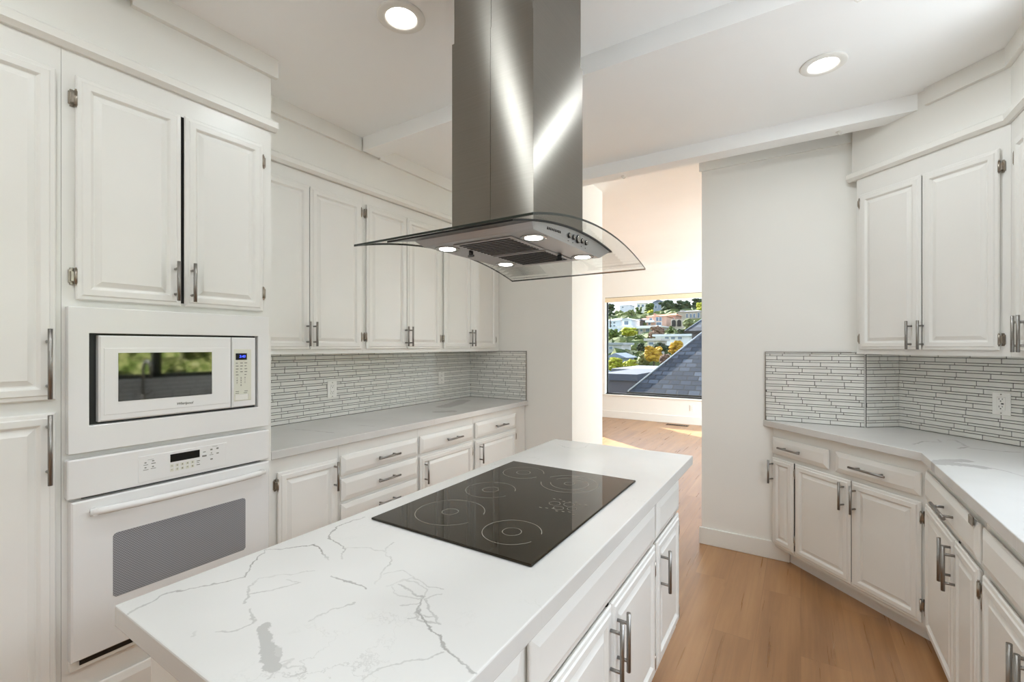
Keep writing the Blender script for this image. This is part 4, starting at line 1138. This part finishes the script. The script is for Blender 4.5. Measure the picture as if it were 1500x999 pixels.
# houses
HM = {}
def hm(rgb, rough=.85):
    if rgb not in HM: HM[rgb] = plain('stucco', rgb, rough, var=.06, scale=.7)
    return HM[rgb]
M['wing'] = plain('window_pane', (96, 118, 138), .12, var=.2, scale=1.0)
M['railm'] = plain('white_rail', (235, 235, 235), .6)
def house(label, x0, x1, y0, y1, D, wall, roof=None, rh=0.0, wins=(), depth=7.0, arches=(), eave=.35, ridge='x', chimney=None, rail=None, group='houses on the hillside'):
    (ua, va), (ub, vb) = z3(x0, y0), z3(x1, y1)
    p0 = at_y(D, ua, vb); p1 = at_y(D, ub, va)
    W_ = p1.x - p0.x; H_ = p1.z - p0.z
    t = thing('hillside_house', label, 'house', (p0.x, D, p0.z), 0, group)
    mb = MB(); mb.box(0, W_, 0, depth, -3, H_); mb.build('house_wall', hm(wall), t)
    hgt = rh / 5.877 * (D * _c - p0.x * _s) / 667.0
    if roof:
        mb = MB(); e_ = eave
        if rh == 0: mb.box(-e_, W_ + e_, -e_, depth + e_, H_, H_ + .3)
        elif ridge == 'x':
            h_ = min(W_ * .25, depth * .4)
            a_ = [mb.b.verts.new(p) for p in ((-e_, -e_, H_), (W_ + e_, -e_, H_), (W_ + e_, depth + e_, H_), (-e_, depth + e_, H_))]
            r_ = [mb.b.verts.new(p) for p in ((h_, depth / 2, H_ + hgt), (W_ - h_, depth / 2, H_ + hgt))]
            for f in ((a_[0], a_[1], r_[1], r_[0]), (a_[1], a_[2], r_[1]), (a_[2], a_[3], r_[0], r_[1]), (a_[3], a_[0], r_[0]), (a_[3], a_[2], a_[1], a_[0])): mb.b.faces.new(f)
        else:
            a_ = [mb.b.verts.new(p) for p in ((-e_, -e_, H_), (W_ + e_, -e_, H_), (W_ / 2, -e_, H_ + hgt), (-e_, depth, H_), (W_ + e_, depth, H_), (W_ / 2, depth, H_ + hgt))]
            for f in ((a_[0], a_[1], a_[2]), (a_[0], a_[2], a_[5], a_[3]), (a_[1], a_[4], a_[5], a_[2]), (a_[3], a_[5], a_[4]), (a_[0], a_[3], a_[4], a_[1])): mb.b.faces.new(f)
        mb.build('house_roof', hm(roof), t)
    for (a_, b_, c_, d_) in wins:
        mb = MB(); mb.box(a_ * W_, b_ * W_, -.12, .05, c_ * H_, d_ * H_); f = mb.build('house_window', M['railm'], t)
        mb = MB(); i_ = .08 * (b_ - a_) * W_; mb.box(a_ * W_ + i_, b_ * W_ - i_, -.14, -.1, c_ * H_ + i_, d_ * H_ - i_); mb.build('pane', M['wing'], f)
    for (a_, b_, c_, d_) in arches:
        wd = (b_ - a_) * W_; mb = MB(); cx_ = (a_ + b_) / 2 * W_; zt_ = d_ * H_ - wd / 2
        pl = [(cx_ - wd / 2, c_ * H_), (cx_ + wd / 2, c_ * H_)] + [(cx_ + wd / 2 * math.cos(q), zt_ + wd / 2 * math.sin(q)) for q in [PI * i / 10 for i in range(11)]]
        mb.prism(pl, .02, .2, mat=Matrix.Rotation(PI / 2, 4, 'X')); mb.build('arch', M['dark'], t)
    if chimney:
        a_, b_, zt_ = chimney; mb = MB(); mb.box(a_ * W_, b_ * W_, 1, 2.4, H_ * .5, H_ * zt_); mb.build('chimney', hm(wall), t)
    if rail:
        mb = MB(); mb.box(rail[0] * W_, rail[1] * W_, -1.3, -1.2, H_ * rail[2], H_ * rail[2] + .25); mb.box(rail[0] * W_, rail[1] * W_, -1.3, 0, H_ * rail[2] - .3, H_ * rail[2]); mb.build('balcony_rail', M['railm'], t)
house('pale towered house on the skyline at the left of the window view', 165, 250, 158, 195, 228, (208, 212, 222), (170, 172, 182), 12, ((.2, .4, .3, .7),), depth=8)
house('white house behind the green skyline trees', 310, 385, 140, 200, 215, (226, 222, 212), (150, 146, 140), 10, ((.1, .35, .4, .8), (.55, .85, .4, .8)))
house('grey blue house on the skyline between the trees', 448, 545, 130, 215, 205, (142, 154, 172), (104, 114, 132), 22, ((.15, .4, .3, .7),), ridge='y')
house('pale blue white house at the left edge of the window view', 60, 175, 290, 352, 120, (206, 216, 228), (150, 160, 172), 26, ((.15, .32, .55, .85), (.42, .6, .55, .85), (.15, .32, .1, .38), (.42, .6, .1, .38)))
house('white gabled house with a dark roof beside it, left of the pink house', 185, 262, 285, 352, 110, (214, 226, 236), (190, 196, 202), 18, ((.2, .75, .3, .9),), ridge='y', rail=(-.4, 1.4, .08))
house('dark roofed house between the white gabled house and the mauve house', 262, 330, 290, 355, 129, (84, 84, 88), (62, 66, 72), 20, ((.2, .5, .2, .6),))
house('mauve house adjoining the left side of the pink house', 318, 410, 285, 345, 138, (176, 150, 148), (150, 112, 104), 22, ((.2, .4, .4, .75),))
house('pink stucco house with an orange tiled roof in the middle of the window view', 395, 565, 252, 340, 116, (206, 168, 150), (200, 132, 102), 22, ((.08, .22, .1, .38), (.14, .3, .55, .85), (.48, .62, .5, .92), (.64, .78, .5, .92), (.48, .78, .04, .42)), rail=(.0, .45, .5), chimney=(.3, .36, 1.35))
house('orange tiled wing on the right of the pink house', 560, 645, 245, 340, 126, (190, 150, 136), (206, 138, 106), 24, ((.35, .6, .45, .8), (.68, .85, .45, .75)))
house('lower white decked house in front of the pink house', 325, 505, 345, 420, 104, (190, 184, 182), (220, 220, 222), 0, ((.08, .22, .45, .8), (.35, .55, .4, .85), (.62, .82, .3, .85)), rail=(-.02, 1.02, .98))
house('grey stone house with a tower and tall windows, top right of the window view', 665, 870, 210, 290, 137, (172, 166, 156), (140, 142, 148), 16, ((.34, .44, .25, .75), (.5, .6, .25, .75), (.64, .74, .25, .75), (.82, .92, .2, .85)), chimney=(.06, .2, 1.25))
house('stone terrace house with dark arches below the grey stone house', 605, 705, 278, 350, 112, (188, 178, 164), None, 0, (), arches=((.08, .42, .1, .92), (.55, .88, .1, .92)))
house('low white house with a long window band, lower middle of the window view', 470, 765, 425, 470, 66, (226, 230, 234), (214, 220, 226), 0, ((.04, .18, .2, .7), (.28, .42, .35, .95), (.46, .6, .35, .95), (.66, .8, .35, .95)), depth=5)
house('small pale house with a dark garage door beside the low white house', 400, 500, 465, 510, 58, (212, 206, 204), (196, 192, 190), 0, ((.12, .6, .15, .8),), depth=4)
house('small grey blue gabled house behind the yellow green hedge', 62, 205, 612, 660, 43, (150, 164, 182), (130, 142, 162), 40, (), ridge='y', depth=3)
house('pale flat roofed house at the left edge below the green tree', 60, 180, 500, 560, 60, (178, 184, 190), (150, 156, 164), 0, ((.1, .4, .3, .8),), depth=4)
house('near flat grey roofed building with a white curb, lower left of the window view', 20, 300, 812, 900, 20, (86, 84, 92), (74, 80, 94), 0, (), depth=5, eave=.1)
house('flat dark roofed building behind the near grey one', 110, 470, 760, 800, 26, (60, 58, 64), (104, 108, 118), 0, (), depth=5, eave=.1)

# the big shingled hip roof next door
k = NT('slate_shingles'); co = k.coord()
s_ = k.n('SeparateXYZ'); k.put(s_.inputs[0], co)
cv = k.n('CombineXYZ'); k.put(cv.inputs[0], s_.outputs['X']); k.put(cv.inputs[1], k.math('MULTIPLY', s_.outputs['Z'], 1.45))
br = k.n('TexBrick', offset=.5); k.put(br.inputs['Vector'], cv.outputs[0])
br.inputs['Color1'].default_value = lin((38, 46, 60)); br.inputs['Color2'].default_value = lin((92, 100, 114)); br.inputs['Mortar'].default_value = lin((16, 19, 26))
br.inputs['Scale'].default_value = 1.0; br.inputs['Brick Width'].default_value = .3; br.inputs['Row Height'].default_value = .17; br.inputs['Mortar Size'].default_value = .014; br.inputs['Bias'].default_value = -.35
k.set(Base_Color=br.outputs['Color'], Roughness=.8); k.bump(k.math('SUBTRACT', 1.0, br.outputs['Fac']), .6, .03); M['slate'] = k.m
M['slatewall'] = plain('grey_siding', (120, 120, 124), .8)  # plain grey siding under the eaves
def hip(label, E, P, run, back, ridge, cap=True):
    t = thing('neighbouring_house', label, 'house', (E.x, E.y, E.z))
    d = P - E
    mb = MB(); a_ = [mb.b.verts.new(p) for p in ((0, 0, 0), (run, 0, 0), (run, back, 0), (0, back, 0))]
    r_ = [mb.b.verts.new(p) for p in (d, (d.x + ridge, d.y, d.z))]
    for f in ((a_[0], a_[1], r_[1], r_[0]), (a_[1], a_[2], r_[1]), (a_[2], a_[3], r_[0], r_[1]), (a_[3], a_[0], r_[0]), (a_[3], a_[2], a_[1], a_[0])): mb.b.faces.new(f)
    mb.build('shingle_roof', M['slate'], t)
    mb = MB(); mb.box(.3, run - .3, .35, back - .35, -6, -.02); mb.build('house_wall', M['slatewall'], t)
    if cap:
        mb = MB(); mb.tube(Vector((0, 0, .02)), Vector(d) + Vector((0, 0, .03)), .022, 8); mb.build('hip_cap', hm((150, 156, 164)), t)
        mb = MB(); mb.box(-.02, run, -.06, 0, -.14, .01); mb.build('gutter', M['dark'], t)
E1 = at_y(13.0, 920, 574); P1 = at_y(16.5, 1046, 474)
hip('neighbouring house with a big dark shingled roof filling the lower right of the far window', E1, P1, 9.0, 7.0, 2.5)
E2 = at_y(26.0, 1003, 485); P2 = at_y(29.0, 1040, 460)
hip('neighbouring house with a small dark roof peak above the big shingled roof', E2, P2, 7.0, 6.0, 2.0)

# garden outside the kitchen window (mirrored in the microwave)
for i, (x, y_, W_, H_, lf, lb) in enumerate(((10.5, 3.4, 4.0, 4.6, 'hedge', 'leafy hedge outside the kitchen window, nearest the corner'), (11, 7.0, 4.0, 4.8, 'hedge', 'leafy hedge outside the kitchen window, farther along'),
                                       (10.5, -.6, 4.0, 4.4, 'hedge', 'leafy hedge outside the kitchen window, beside the sink'), (11.5, 11.2, 4.0, 5.0, 'hedge', 'leafy hedge outside the kitchen window, at the far end'))):
    tree('garden_hedge', lb, (x, y_, -.9), W_, H_, lf, nb=26, trunk=.03, seed=50 + i, group='hedges outside the kitchen window', sub=3)
